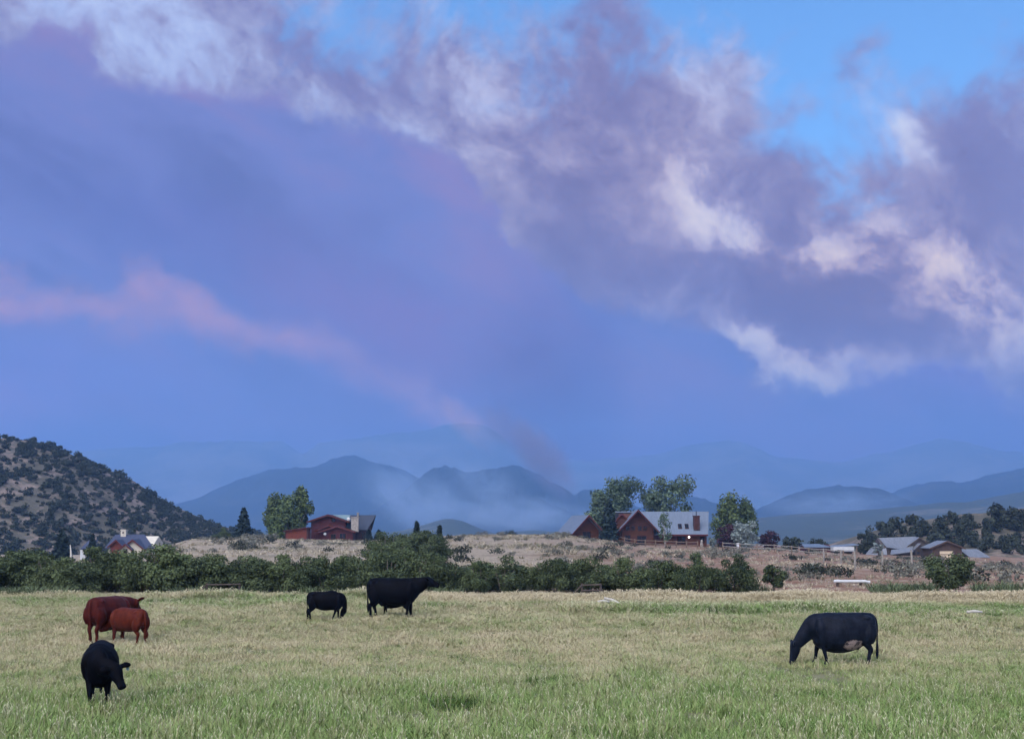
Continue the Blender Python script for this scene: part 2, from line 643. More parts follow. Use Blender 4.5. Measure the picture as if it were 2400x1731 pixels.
# A sage ridge on the right
ridge('hill', [(1350, 1238), (1600, 1228), (1740, 1216), (1860, 1205), (1960, 1200), (2080, 1190), (2140, 1186), (2185, 1178), (2230, 1184), (2300, 1170), (2400, 1150), (2600, 1120), (3200, 1100)],
      2600, 1050, 600, M_MIDHILL, 0.03, 240, seed=7, spur=0.35)
# B small hill in the centre gap
ridge('hill', [(560, 1246), (820, 1248), (940, 1244), (985, 1234), (1020, 1222), (1052, 1215), (1085, 1220), (1120, 1236), (1155, 1248), (1200, 1246), (1250, 1242), (1310, 1246), (1500, 1246), (1700, 1242)],
      2250, 660, 400, M_MIDHILL, 0.03, 200, seed=8)
# near juniper hill on the left
LEFT_TOP = [(-1100, 1010), (-500, 1000), (-200, 1010), (0, 1030), (60, 1036), (130, 1052), (200, 1078), (260, 1104), (300, 1122), (350, 1158), (400, 1184), (450, 1208), (500, 1228), (560, 1246), (620, 1256), (700, 1262)]
LEFT_HILL, LEFT_V, LEFT_NX = ridge('hill', LEFT_TOP, 520, 175, 150, M_NEARHILL, 0.02, 200, seed=9, spur=0.12, base=-14.0)
# wooded rise behind the barns
RIGHT_TOP = [(1840, 1300), (1930, 1288), (2000, 1262), (2050, 1246), (2110, 1226), (2180, 1216), (2250, 1206), (2330, 1200), (2400, 1190), (2600, 1170), (3000, 1170), (3400, 1200)]
RIGHT_HILL, RIGHT_V, RIGHT_NX = ridge('hill', RIGHT_TOP, 330, 58, 90, M_NEARHILL, 0.03, 140, seed=10, spur=0.1, base=-4.0)

# ---------------------------------------------------------------- plants
def leaf_quads(cen, nrm, size, rng, stretch=1.5):
    """rhombic leaves at cen (n,3), facing roughly nrm"""
    n = len(cen)
    a = rng.normal(size=(n, 3))
    t = np.cross(nrm, a)
    t /= np.linalg.norm(t, axis=1, keepdims=True) + 1e-9
    s = np.cross(nrm, t)
    s /= np.linalg.norm(s, axis=1, keepdims=True) + 1e-9
    L = (size * (0.6 + 0.8 * rng.random(n)))[:, None]
    Wd = L / stretch
    return np.stack([cen - t * L * 0.5, cen + s * Wd * 0.5, cen + t * L * 0.5, cen - s * Wd * 0.5], axis=1)


def clump_leaves(clumps, n, size, rng, jitter=0.7, shell=0.55, stretch=1.5):
    """clumps: (c, (rx,ry,rz)) list; leaves spread through the outer part of each clump"""
    w_ = np.array([r[0] * r[1] + r[2] * r[0] for _, r in clumps])
    cnt = rng.multinomial(n, w_ / w_.sum())
    C, N = [], []
    for (c, r), k in zip(clumps, cnt):
        d = rng.normal(size=(k, 3))
        d /= np.linalg.norm(d, axis=1, keepdims=True) + 1e-9
        rad = shell + (1.06 - shell) * rng.random(k) ** 0.7
        C.append(np.array(c) + d * rad[:, None] * np.array(r))
        nn = d + rng.normal(size=(k, 3)) * jitter + np.array([0, 0, 0.35])
        N.append(nn / (np.linalg.norm(nn, axis=1, keepdims=True) + 1e-9))
    C, N = np.concatenate(C), np.concatenate(N)
    return leaf_quads(C, N, np.full(len(C), size), rng, stretch)


def tube_geo(path, rad, n=7):
    V, Fc = [], []
    m = len(path)
    for i, p in enumerate(path):
        p = Vector(p)
        t = (Vector(path[min(i + 1, m - 1)]) - Vector(path[max(i - 1, 0)])).normalized()
        ref = Vector((0, 1, 0)) if abs(t.y) < 0.8 else Vector((1, 0, 0))
        s = t.cross(ref).normalized()
        u_ = s.cross(t).normalized()
        for k in range(n):
            a = 2 * math.pi * k / n
            V.append(p + (s * math.cos(a) + u_ * math.sin(a)) * rad[i])
    for i in range(m - 1):
        for k in range(n):
            a, b = i * n + k, i * n + (k + 1) % n
            Fc.append((a, b, b + n, a + n))
    Fc.append(tuple(range(n - 1, -1, -1)))
    Fc.append(tuple(range((m - 1) * n, m * n)))
    return V, Fc


def join_geo(parts):
    V, Fc = [], []
    for v, f in parts:
        o = len(V)
        V += list(v)
        Fc += [tuple(i + o for i in q) for q in f]
    return V, Fc


M_BARK = mottled('bark', (0.06, 0.05, 0.045), (0.14, 0.12, 0.105), 4.0, stretch=(3, 3, 0.6), bumpy=0.4)
M_PALEBARK = mottled('pale_bark', (0.28, 0.26, 0.23), (0.55, 0.53, 0.5), 5.0)
M_WILLOW = foliage('willow_leaf', (0.013, 0.024, 0.012), (0.115, 0.15, 0.068), 0.9)
M_OAK = foliage('scrub_oak_leaf', (0.010, 0.020, 0.012), (0.092, 0.12, 0.058), 0.9)
M_COTTON = foliage('cottonwood_leaf', (0.022, 0.045, 0.03), (0.135, 0.185, 0.12), 0.45)
M_POPLAR = foliage('poplar_leaf', (0.022, 0.042, 0.016), (0.125, 0.165, 0.065), 0.5)
M_SPRUCE = foliage('spruce_needle', (0.005, 0.012, 0.014), (0.028, 0.045, 0.044), 0.8)
M_JUNIPER = foliage('juniper_leaf', (0.011, 0.015, 0.013), (0.042, 0.052, 0.036), 0.6)
M_SAGE = foliage('sage_leaf', (0.055, 0.055, 0.05), (0.20, 0.20, 0.165), 1.5)
M_SILVER = foliage('silver_leaf', (0.07, 0.095, 0.10), (0.26, 0.31, 0.30), 0.8)
M_PLUM = foliage('plum_leaf', (0.012, 0.006, 0.012), (0.055, 0.025, 0.038), 0.8)


def grown_tree(name, label, cat, loc, h, wid, clump_fn, leaf, n, mat, bark, rng, trunk_h=0.3, trunk_r=None, group=None, stretch=1.5, shell=0.5, lean=0.0):
    t = thing(name, label, cat, loc, rng.random() * 6.28 if lean == 0 else 0.0, group)
    cl = clump_fn(h, wid, rng)
    tr = trunk_r or h * 0.022
    path = [(0, 0, -0.3), (rng.normal() * 0.02 * h, 0, h * trunk_h * 0.6), (rng.normal() * 0.03 * h, rng.normal() * 0.02 * h, h * trunk_h * 1.3), (0, 0, h * 0.72)]
    geo = [tube_geo(path, [tr * 1.25, tr, tr * 0.75, tr * 0.25])]
    for c, r in cl[::2]:
        st = Vector(path[1]).lerp(Vector(path[2]), 0.3 + 0.7 * rng.random())
        geo.append(tube_geo([st, st.lerp(Vector(c), 0.5) + Vector((0, 0, 0.03 * h)), Vector(c)], [tr * 0.5, tr * 0.35, tr * 0.12], 5))
    v, f = join_geo(geo)
    mesh_obj('trunk', v, f, bark, t, True)
    V = clump_leaves(cl, n, leaf, rng, shell=shell, stretch=stretch)
    link('crown', quads_mesh('crown', V, mat), t)
    return t


def round_clumps(h, wd, rng, k=16, zlo=0.22, flat=0.8):
    out = []
    for i in range(k):
        a = rng.random() * 6.283
        zz = zlo + (0.92 - zlo) * (i + rng.random() * 0.8) / k
        prof = math.sin(math.pi * min(1.0, max(0.05, (zz - zlo * 0.6) / (1.12 - zlo * 0.6)))) ** 0.6
        rr = wd * 0.5 * prof * (0.35 + 0.55 * rng.random())
        s = wd * (0.13 + 0.10 * rng.random())
        out.append(((rr * math.cos(a), rr * math.sin(a), zz * h), (s, s, s * flat)))
    return out


def upright_clumps(h, wd, rng, k=18):
    out = []
    for i in range(k):
        a = rng.random() * 6.283
        zz = 0.16 + 0.76 * (i + rng.random()) / k
        prof = min(1.0, 0.65 + 0.6 * math.sin(math.pi * min(1, zz))) * (1 - max(0, zz - 0.6) * 1.5)
        rr = wd * 0.5 * prof * (0.25 + 0.6 * rng.random())
        s = wd * (0.13 + 0.07 * rng.random())
        out.append(((rr * math.cos(a), rr * math.sin(a), zz * h), (s, s, s * 1.7)))
    return out


def bush_clumps(h, wd, rng, k=15):
    out = []
    for i in range(k):
        a = rng.random() * 6.283
        q = rng.random() ** 0.5
        zz = (0.86 - 0.38 * q * q) * (0.55 + 0.45 * rng.random())
        rr = wd * 0.40 * q
        s = wd * (0.10 + 0.08 * rng.random())
        out.append(((rr * math.cos(a), rr * math.sin(a), zz * h), (s, s, s * 0.62)))
    for i in range(12):
        a = rng.random() * 6.283
        rr = wd * (0.10 + 0.34 * rng.random())
        s = wd * (0.12 + 0.05 * rng.random())
        out.append(((rr * math.cos(a), rr * math.sin(a), (0.12 + 0.24 * rng.random()) * h), (s, s, s * 0.8)))
    return out


def spruce_tree(name, label, loc, h, wd, rng, mat=None, leaf=0.5):
    t = thing(name, label, 'spruce', loc)
    v, f = tube_geo([(0, 0, -0.3), (0, 0, h * 0.5), (0, 0, h * 0.97)], [h * 0.022, h * 0.014, h * 0.003], 6)
    mesh_obj('trunk', v, f, M_BARK, t, True)
    C, N = [], []
    lay = 17
    for i in range(lay):
        zz = 0.07 + 0.9 * i / lay
        R = wd * 0.5 * (1 - zz) ** 0.82 * (0.9 + 0.2 * rng.random()) + 0.06
        nb = max(5, int(13 * (1 - zz)) + 3)
        for b in range(nb):
            a = 6.283 * (b + rng.random() * 0.7) / nb
            L = R * (0.72 + 0.4 * rng.random())
            k = max(5, int(26 * L / (wd * 0.5)) + 4)
            s = rng.random(k) ** 0.7
            side = rng.normal(size=k) * 0.10 * L * (1.2 - s)
            x = s * L * math.cos(a) - side * math.sin(a)
            y = s * L * math.sin(a) + side * math.cos(a)
            z = zz * h - 0.16 * s * L + 0.10 * (s ** 3) * L + rng.normal(size=k) * 0.05
            C.append(np.stack([x, y, z], 1))
            nn = np.stack([0.5 * math.cos(a) + rng.normal(size=k) * 0.5, 0.5 * math.sin(a) + rng.normal(size=k) * 0.5, 0.9 + 0 * s], 1)
            N.append(nn / np.linalg.norm(nn, axis=1, keepdims=True))
    C, N = np.concatenate(C), np.concatenate(N)
    V = leaf_quads(C, N, np.full(len(C), leaf), rng, 2.0)
    link('crown', quads_mesh('crown', V, mat or M_SPRUCE), t)
    return t


def place(px, Y, dz=0.0):
    x = (px - 1200) * Y / F_PX
    return Vector((x, Y, ground_z(x, Y) + dz))


def hpx(py_top, px, Y):
    """height of a thing standing at px,Y whose top shows at py_top"""
    return P(px, py_top, Y).z - place(px, Y).z


R1 = np.random.default_rng(11)

# --- hedge of willows along the far edge of the field: five grown kinds, copied as individuals
HEDGE_KINDS = []
for i in range(6):
    rg = np.random.default_rng(100 + i)
    cl = bush_clumps(1.0, 1.55, rg)
    V = clump_leaves(cl, 7000, 0.056, rg, shell=0.35, stretch=1.7)
    V[:, :, 2] *= 1.0
    crown = quads_mesh('willow_crown', V, M_WILLOW if i % 2 else M_OAK)
    geo = []
    for k in range(6):
        a = rg.random() * 6.28
        e = (0.42 * math.cos(a) * rg.random() ** 0.5, 0.42 * math.sin(a) * rg.random() ** 0.5, 0.55 + 0.2 * rg.random())
        geo.append(tube_geo([(0.05 * math.cos(a), 0.05 * math.sin(a), -0.1), (e[0] * 0.45, e[1] * 0.45, 0.3), e], [0.022, 0.016, 0.006], 5))
    v, f = join_geo(geo)
    stems = new_mesh('willow_stems', v, f, M_BARK, True)
    HEDGE_KINDS.append((crown, stems))


def bush(px, Y, h, wd, kind, rz, label, name='willow_bush', group=None, cat='bush'):
    crown, stems = HEDGE_KINDS[kind % 6]
    h, wd = h * 1.16, wd * 1.12
    t = thing(name, label, cat, place(px, Y), rz, group)
    for nm, me in (('crown', crown), ('trunk', stems)):
        o = link(nm, me, t)
        k = wd / 1.55
        o.scale = (k, k, h)
    return t


hedge_label = 'dense dark green willow bush in the unbroken hedgerow along the field edge'
hg = 'willow bushes of the hedgerow'
hedge = []
px = -70
tops = [(-100, 1276), (0, 1282), (80, 1280), (160, 1296), (210, 1300), (250, 1276), (380, 1274), (460, 1286), (560, 1287), (640, 1292), (720, 1290), (800, 1288), (900, 1280), (1000, 1276), (1060, 1292), (1090, 1314)]
i = 0
while px < 1075:
    Y = 69.5 + 3.0 * R1.random()
    h = hpx(interp(tops, px) + (11 if px < 480 else 17) + R1.normal() * 4, px, Y)
    wd = h * (1.35 + 0.5 * R1.random())
    hedge.append(bush(px, Y, h, wd, i, R1.random() * 6.28, hedge_label, group=hg))
    px += 29 + 13 * R1.random()
    i += 1
# looser bushes to the right, each recognisable
for (px, top, Y, wpx, kind, lab) in [
    (1180, 1302, 70.5, 130, 0, 'wide low willow bush at the field edge below the pale mesa slope'),
    (1128, 1318, 69.5, 80, 3, 'small willow bush squeezed between hedge end and wide low willow'),
    (1298, 1300, 70.5, 88, 2, 'round willow bush with bare stems standing alone right of the wide one'),
    (1385, 1304, 70.5, 110, 4, 'dark willow bush over the low rail gate at field edge'),
    (1462, 1310, 71, 110, 1, 'dark willow bush directly below the log lodge gable'),
    (1540, 1312, 71.5, 105, 5, 'rounded greyish willow bush below the lodge porch'),
    (1630, 1300, 70, 80, 3, 'leftmost of the two tall willow bushes with open trunks below the lodge chimney'),
    (1712, 1298, 70, 96, 0, 'taller open trunked willow bush, rightmost of the pair before the red slope'),
    (1672, 1322, 71.5, 70, 2, 'shadowy small willow bush filling the gap of the open trunked pair'),
]:
    h = hpx(top, px, Y)
    bush(px, Y, h, wpx * Y / F_PX * 1.1, kind, R1.random() * 6.28, lab)
for px in (1105, 1150, 1225, 1260, 1335, 1352, 1420, 1438, 1500, 1520, 1575, 1600):
    Y = 71.5 + 2.0 * R1.random()
    h = hpx(1326 + R1.normal() * 5, px, Y)
    bush(px, Y, h, h * (1.5 + 0.4 * R1.random()), i, R1.random() * 6.28, 'low willow bush filling the back of the hedgerow below the mesa', group='low willows behind the hedgerow')
    i += 1
# lone small tree and the round dark bush tree on the right
for (px, top, Y, wpx, seed, lab, n) in [
    (1808, 1324, 70.5, 52, 31, 'small lone tree with thin trunk on the red slope edge', 2600),
    (2214, 1306, 68.5, 108, 32, 'large round dark green tree in front of the barns at field edge', 6500),
]:
    loc = place(px, Y)
    h = hpx(top, px, Y)
    grown_tree('lone_tree', lab, 'tree', loc, h, wpx * Y / F_PX * 1.12, lambda a, b, r: round_clumps(a, b, r, 18, 0.3), 0.12, n, M_OAK, M_BARK, np.random.default_rng(seed), 0.3, 0.05, shell=0.25)

# big bush cluster on the mesa, centre
for j, (px, top, Y, wpx, kind, lab) in enumerate([
    (908, 1246, 118, 96, 0, 'broad dark green bush left of the cluster on the mesa slope'),
    (962, 1236, 122, 112, 2, 'tallest broad bush in the middle of the mesa cluster'),
    (1016, 1252, 118, 80, 4, 'smaller dark bush at the right end of the mesa cluster'),
    (935, 1272, 112, 90, 1, 'low spreading bush at the foot of the mesa cluster'),
    (880, 1276, 105, 60, 3, 'low bush trailing left below the mesa cluster'),
]):
    bush(px, Y, hpx(top, px, Y), wpx * Y / F_PX * 1.15, kind, j * 1.3, lab)
for px, top, Y, wpx, lab in [(978, 1216, 128, 26, 'thin dark spruce poking above the bush cluster'), (1032, 1228, 126, 24, 'small spruce at right edge of the bush cluster'),
                             (866, 1242, 236, 16, 'tiny spruce right of the red house'), (890, 1242, 238, 22, 'small rounded spruce between red house and bush cluster'),
                             (575, 1185, 232, 52, 'tall lone conical spruce left of the red house'),
                             (153, 1233, 205, 56, 'dark broad spruce left of the white house'),
                             (224, 1248, 215, 30, 'slim dark spruce in front of the white house'),
                             (1427, 1166, 236, 48, 'tall dark spruce between the two log gables')]:
    spruce_tree('spruce', lab, place(px, Y), hpx(top, px, Y), wpx * Y / F_PX, np.random.default_rng(int(px)), leaf=0.0028 * Y)
bush(528, 236, hpx(1238, 528, 236), 42 * 236 / F_PX, 3, 0.4, 'low olive bush left of the conical spruce on the mesa')

TREES = [
    # px, base shift, top, Y, width px, kind, leaf, n, mat, label
    (1448, 1116, 275, 128, 'round', M_COTTON, 7000, 'tall cottonwood behind the lodge, left of the pair'),
    (1408, 1146, 268, 84, 'round', M_COTTON, 3600, 'shorter cottonwood beside the spruce behind the lodge'),
    (1570, 1112, 275, 132, 'round', M_COTTON, 7400, 'tall cottonwood behind the lodge, right of the pair'),
    (1706, 1164, 256, 96, 'upright', M_POPLAR, 5600, 'rounded green poplar right of the lodge roof, nearest to it'),
    (1746, 1176, 260, 86, 'upright', M_POPLAR, 4600, 'green poplar at the right of the lodge, outer one'),
    (655, 1162, 256, 74, 'upright', M_POPLAR, 4800, 'leafy green aspen left of the red house, shorter one'),
    (705, 1138, 254, 62, 'upright', M_POPLAR, 4800, 'tallest leafy aspen beside the red house'),
    (672, 1188, 250, 92, 'upright', M_POPLAR, 4000, 'low leafy aspen in front of the red house pair'),
    (1556, 1197, 240, 34, 'upright', M_COTTON, 700, 'thin pale aspen in front of the lodge wall'),
    (1700, 1228, 240, 54, 'round', M_PLUM, 1700, 'purple leaved plum shrub right of the lodge'),
    (1745, 1222, 238, 60, 'round', M_SILVER, 1900, 'silvery green shrub tree right of the plum'),
    (1665, 1258, 232, 16, 'round', M_SILVER, 500, 'small pale blue shrub at the lodge corner'),
    (1800, 1246, 240, 52, 'round', M_PLUM, 1500, 'dark purple bush at the right end of the lodge yard'),
    (1850, 1262, 246, 50, 'round', M_JUNIPER, 1000, 'low dark shrub between the lodge yard and the red shed'),
    (1910, 1262, 256, 40, 'round', M_JUNIPER, 800, 'low dark shrub behind the red shed'),
    (2020, 1250, 262, 44, 'round', M_JUNIPER, 1200, 'dark juniper behind the white trailer'),
    (2052, 1270, 240, 26, 'round', M_SILVER, 500, 'grey bare shrub before the old barn roof'),
]
for j, (px, top, Y, wpx, kd, mat, n, lab) in enumerate(TREES):
    rg = np.random.default_rng(300 + j)
    loc = place(px, Y)
    h = hpx(top, px, Y)
    bark = M_PALEBARK if ('aspen' in lab) else M_BARK
    nm = 'shrub' if ('shrub' in lab or 'bush' in lab) else ('juniper' if 'juniper' in lab else 'tree')
    fn = (lambda a, b, r: round_clumps(a, b, r, 26, 0.12 if a < 8 else 0.16)) if kd == 'round' else (lambda a, b, r: upright_clumps(a, b, r, 22))
    grown_tree(nm, lab, 'shrub' if nm == 'shrub' else 'tree', loc, h, wpx * Y / F_PX, fn, 0.0017 * Y if n > 900 else 0.0014 * Y, n, mat, bark, rg, 0.3, shell=0.2, trunk_r=0.16 if h > 6 else 0.06)
# white dead trunk by the white house
v, f = tube_geo([(0, 0, -0.2), (0.08, 0, 1.2), (-0.1, 0, 2.6)], [0.2, 0.15, 0.05], 7)
o = mesh_obj('bare_trunk', v, f, M_PALEBARK, None, True)
o.location = place(174, 200)
tag(o, 'bare white tree trunk beside the dark broad spruce', 'tree trunk')

# --- junipers on the left hill: the 300 largest are individuals, the rest one mass
def juniper_mesh(seed, n=130, leaf=0.6):
    rg = np.random.default_rng(seed)
    cl = []
    for k in range(8):
        a = rg.random() * 6.28
        q = rg.random() ** 0.5
        cl.append(((0.9 * q * math.cos(a), 0.9 * q * math.sin(a), 0.7 + 1.3 * (1 - q * 0.7) * rg.random()), (0.75, 0.75, 0.62)))
    return quads_mesh('juniper', clump_leaves(cl, n, leaf, rg, shell=0.4), M_JUNIPER)


JUN = [juniper_mesh(500 + i) for i in range(7)]


def hill_point(V, nx, j, i):
    return V[j * (nx + 1) + i]


def scatter_hill(V, nx, rows, n, rng, pxlo, pxhi):
    pts = []
    tries = 0
    while len(pts) < n and tries < n * 60:
        tries += 1
        j = rows[0] + (rows[1] - rows[0]) * rng.random()
        i = rng.random() * nx
        j0, i0 = int(j), min(int(i), nx - 1)
        a = np.array(hill_point(V, nx, j0, i0)); b = np.array(hill_point(V, nx, j0, i0 + 1)); c = np.array(hill_point(V, nx, j0 + 1, i0))
        p = a + (b - a) * (i - i0) + (c - a) * (j - j0)
        px = 1200 + F_PX * p[0] / p[1]
        if not (pxlo < px < pxhi):
            continue
        if p[2] < ground_z(p[0], p[1]) - 0.5 and p[1] < 480:
            continue
        dens = 0.45 * mnoise.noise(Vector((p[0] * 0.06, p[1] * 0.05, 7.7))) + 0.30
        if rng.random() > 1.3 * dens + 0.2 + 0.4 * (1 - j / rows[1]):
            continue
        pts.append(p)
    return pts


rj = np.random.default_rng(21)
pts = scatter_hill(LEFT_V, LEFT_NX, (2, 25.9), 2300, rj, -120, 620)
# a line of bushes along the crest
for k in range(46):
    px_ = -60 + 620 * (k + rj.random()) / 46
    x_ = P(px_, 1100, 520).x
    pts.append(np.array((x_, 518 - 4 * rj.random(), ridge_height(LEFT_TOP, 520, x_) - 1.0)))
sz = rj.random(len(pts)) ** 1.8
order = np.argsort(-sz)
rest = []
jl = 'dark juniper bush dotted over the pale hillside at the left'
for rank, k in enumerate(order):
    p = pts[k]
    s = 0.36 + 0.85 * sz[k]
    me = JUN[rank % 7]
    if rank < 300:
        o = link('juniper', me)
        o.location = p - np.array((0, 0, 0.25))
        o.rotation_euler = (0, 0, rj.random() * 6.28)
        o.scale = (s * 1.05, s * 1.05, s * (0.85 + 0.5 * rj.random()))
        tag(o, jl, 'juniper', 'junipers on the left hill')
    else:
        nv = len(me.vertices)
        a = np.zeros(nv * 3, dtype=np.float32)
        me.vertices.foreach_get('co', a)
        a = a.reshape(-1, 3) * s
        rest.append((a + (p - np.array((0, 0, 0.25)))).reshape(-1, 4, 3))
o = link('scrub', quads_mesh('scrub', np.concatenate(rest), M_JUNIPER))
tag(o, 'low dark scrub covering the left hill between the junipers', 'scrub', kind='stuff')

# --- junipers on the rise behind the barns
JBIG = [juniper_mesh(540 + i, 420, 0.42) for i in range(5)]
right_trees = []
for (px_, py_) in [(2060, 1212), (2095, 1208), (2125, 1200), (2150, 1206), (2200, 1206), (2222, 1198), (2262, 1192), (2282, 1206), (2302, 1210), (2335, 1188), (2365, 1182), (2392, 1186), (2420, 1180), (2300, 1228), (2215, 1236), (2240, 1228), (2180, 1246), (2120, 1240), (2275, 1250), (2298, 1262), (2268, 1240), (2340, 1240), (2312, 1246), (2390, 1262), (2375, 1232), (2050, 1256), (2200, 1252), (2350, 1264), (2030, 1240), (2165, 1224), (2075, 1226), (2110, 1218), (2140, 1232), (2192, 1230), (2235, 1252), (2252, 1212), (2325, 1216), (2355, 1206), (2380, 1212), (2330, 1254), (2365, 1250), (2410, 1228), (2310, 1196), (2088, 1238)]:
    # walk the hill until the pixel height fits
    best = None
    for j in range(4, 27):
        for q in (0.0, 0.5):
            xx_ = None
            row = [RIGHT_V[j * (RIGHT_NX + 1) + i] for i in range(RIGHT_NX + 1)]
            ps = [1200 + F_PX * a[0] / a[1] for a in row]
            k = min(range(len(ps)), key=lambda m: abs(ps[m] - px_))
            a = row[k]
            pyb = HORIZON - (a[2] - CAM_H) / a[1] * F_PX
            e = abs(pyb - (py_ + 32))
            if best is None or e < best[0]:
                best = (e, a)
    right_trees.append(best[1])
for k, a in enumerate(right_trees):
    o = link('juniper_tree', JBIG[k % 5])
    o.location = (a[0], a[1], a[2] - 0.2)
    s = 0.85 + 0.7 * rj.random()
    o.scale = (s, s, s * (0.95 + 0.45 * rj.random()))
    o.rotation_euler = (0, 0, rj.random() * 6.28)
    tag(o, 'dark green juniper on the dry rise behind the barns', 'juniper', 'junipers on the right rise')

# --- sagebrush over the mesa
SAGE = []
for i in range(6):
    rg = np.random.default_rng(700 + i)
    cl = [((0.38 * rg.normal(), 0.38 * rg.normal(), 0.22 + 0.18 * rg.random()), (0.30, 0.30, 0.24)) for _ in range(7)]
    SAGE.append(quads_mesh('sagebrush', clump_leaves(cl, 170, 0.19, rg, shell=0.3, stretch=2.2), M_SAGE if i % 3 else M_JUNIPER))
cnt = 0
tries = 0
occupied = [(px_, y_) for px_, y_ in []]
while cnt < 290 and tries < 5000:
    tries += 1
    px_ = -50 + 2500 * rj.random()
    Y = 76 + 160 * rj.random() ** 0.8
    base = place(px_, Y)
    pyb = HORIZON - (base.z - CAM_H) / Y * F_PX
    if px_ < 1080 and pyb > 1300: continue
    if px_ < 400: continue
    if 1420 < px_ < 1690 and Y > 222: continue
    if mnoise.noise(Vector((base.x * 0.06, base.y * 0.05, 2))) + 0.35 < rj.random() * 0.8: continue
    o = link('sagebrush', SAGE[cnt % 6])
    o.location = base
    s = 0.6 + 0.9 * rj.random() ** 1.5
    if px_ < 660 and Y > 150: s *= 1.5
    o.scale = (s, s, s * (0.8 + 0.4 * rj.random()))
    o.rotation_euler = (0, 0, rj.random() * 6.28)
    tag(o, 'grey green sagebrush on the dry ground beyond the hedgerow', 'sagebrush', 'sagebrush on the mesa')
    cnt += 1

# ---------------------------------------------------------------- buildings
M_LOG = mottled('red_log', (0.036, 0.012, 0.007), (0.105, 0.036, 0.018), 2.0, 0.7, stretch=(0.3, 0.3, 4.0), bumpy=0.6)
M_REDWOOD = mottled('red_board', (0.045, 0.010, 0.014), (0.080, 0.019, 0.023), 2.0, 0.75, stretch=(4, 4, 0.4), bumpy=0.3)
M_ORANGE = mottled('orange_board', (0.10, 0.024, 0.015), (0.15, 0.037, 0.022), 2.0, 0.75, stretch=(4, 4, 0.4), bumpy=0.3)
M_DARKTRIM = mottled('dark_trim', (0.028, 0.010, 0.010), (0.05, 0.018, 0.017), 3.0, 0.7)
M_REDTRIM = mottled('red_trim', (0.062, 0.013, 0.012), (0.09, 0.02, 0.019), 3.0, 0.6)
M_METAL = mottled('pale_metal_roof', (0.115, 0.145, 0.20), (0.16, 0.19, 0.25), 0.8, 0.45, 0.4, 0.25, stretch=(6, 0.6, 0.6))
M_OLDMETAL = mottled('weathered_metal_roof', (0.12, 0.13, 0.155), (0.22, 0.23, 0.265), 1.2, 0.55, 0.4, 0.2, stretch=(5, 0.5, 0.5))
M_DARKROOF = mottled('dark_metal_roof', (0.030, 0.036, 0.055), (0.05, 0.058, 0.085), 0.8, 0.5, 0.4, 0.1, stretch=(6, 0.6, 0.6))
M_TEALROOF = mottled('teal_metal_roof', (0.13, 0.19, 0.22), (0.17, 0.24, 0.27), 0.8, 0.5, 0.4, 0.1)
M_NAVYROOF = mottled('navy_shingle_roof', (0.035, 0.045, 0.085), (0.06, 0.07, 0.12), 3.0, 0.7)
M_CREAM = mottled('cream_plaster', (0.50, 0.45, 0.38), (0.62, 0.57, 0.49), 1.5, 0.85)
M_WHITE = mottled('white_paint', (0.42, 0.44, 0.48), (0.55, 0.56, 0.58), 1.5, 0.6)
M_WEATHERED = mottled('weathered_board', (0.045, 0.036, 0.034), (0.10, 0.08, 0.072), 2.0, 0.85, stretch=(5, 5, 0.4), bumpy=0.4)
M_BROWN = mottled('brown_board', (0.05, 0.032, 0.026), (0.10, 0.064, 0.047), 2.0, 0.85, stretch=(5, 5, 0.4), bumpy=0.4)
M_STONE = mottled('pale_stone', (0.18, 0.16, 0.15), (0.36, 0.33, 0.31), 3.0, 0.85, bumpy=0.6)
M_BRICK = mottled('dark_brick', (0.035, 0.014, 0.014), (0.07, 0.03, 0.027), 4.0, 0.85, bumpy=0.4)
M_GLASS = mottled('dark_window', (0.008, 0.009, 0.012), (0.014, 0.015, 0.02), 1.0, 0.12, 0.5)
M_DOORPALE = mottled('pale_door', (0.50, 0.40, 0.28), (0.62, 0.51, 0.38), 2.0, 0.7, stretch=(4, 4, 0.4))
M_WOODRAIL = mottled('weathered_rail', (0.10, 0.07, 0.055), (0.20, 0.15, 0.12), 3.0, 0.85)
M_GREYRAIL = mottled('grey_rail', (0.16, 0.15, 0.14), (0.30, 0.28, 0.26), 3.0, 0.85)


def bx(name, lo, hi, mat, parent):
    return mesh_obj(name, box_verts(lo, hi), BOX_FACES, mat, parent)


def slab(name, quad, th, mat, parent):
    """roof plane: quad of 4 corners thickened downwards"""
    q = [Vector(p) for p in quad]
    n = (q[1] - q[0]).cross(q[2] - q[0]).normalized()
    if n.z < 0: n = -n
    V = [p - n * th for p in q] + q
    return mesh_obj(name, V, BOX_FACES, mat, parent)


def prism(name, prof, y0, y1, mat, parent):
    """profile in x,z extruded along y"""
    k = len(prof)
    V = [(x, y0, z) for x, z in prof] + [(x, y1, z) for x, z in prof]
    Fc = [tuple(range(k)), tuple(range(2 * k - 1, k - 1, -1))] + [(i, i + k, (i + 1) % k + k, (i + 1) % k) for i in range(k)]
    return mesh_obj(name, V, Fc, mat, parent)


def prism_x(name, prof, x0, x1, mat, parent):
    """profile in y,z extruded along x"""
    k = len(prof)
    V = [(x0, y, z) for y, z in prof] + [(x1, y, z) for y, z in prof]
    Fc = [tuple(range(k)), tuple(range(2 * k - 1, k - 1, -1))] + [(i, i + k, (i + 1) % k + k, (i + 1) % k) for i in range(k)]
    return mesh_obj(name, V, Fc, mat, parent)


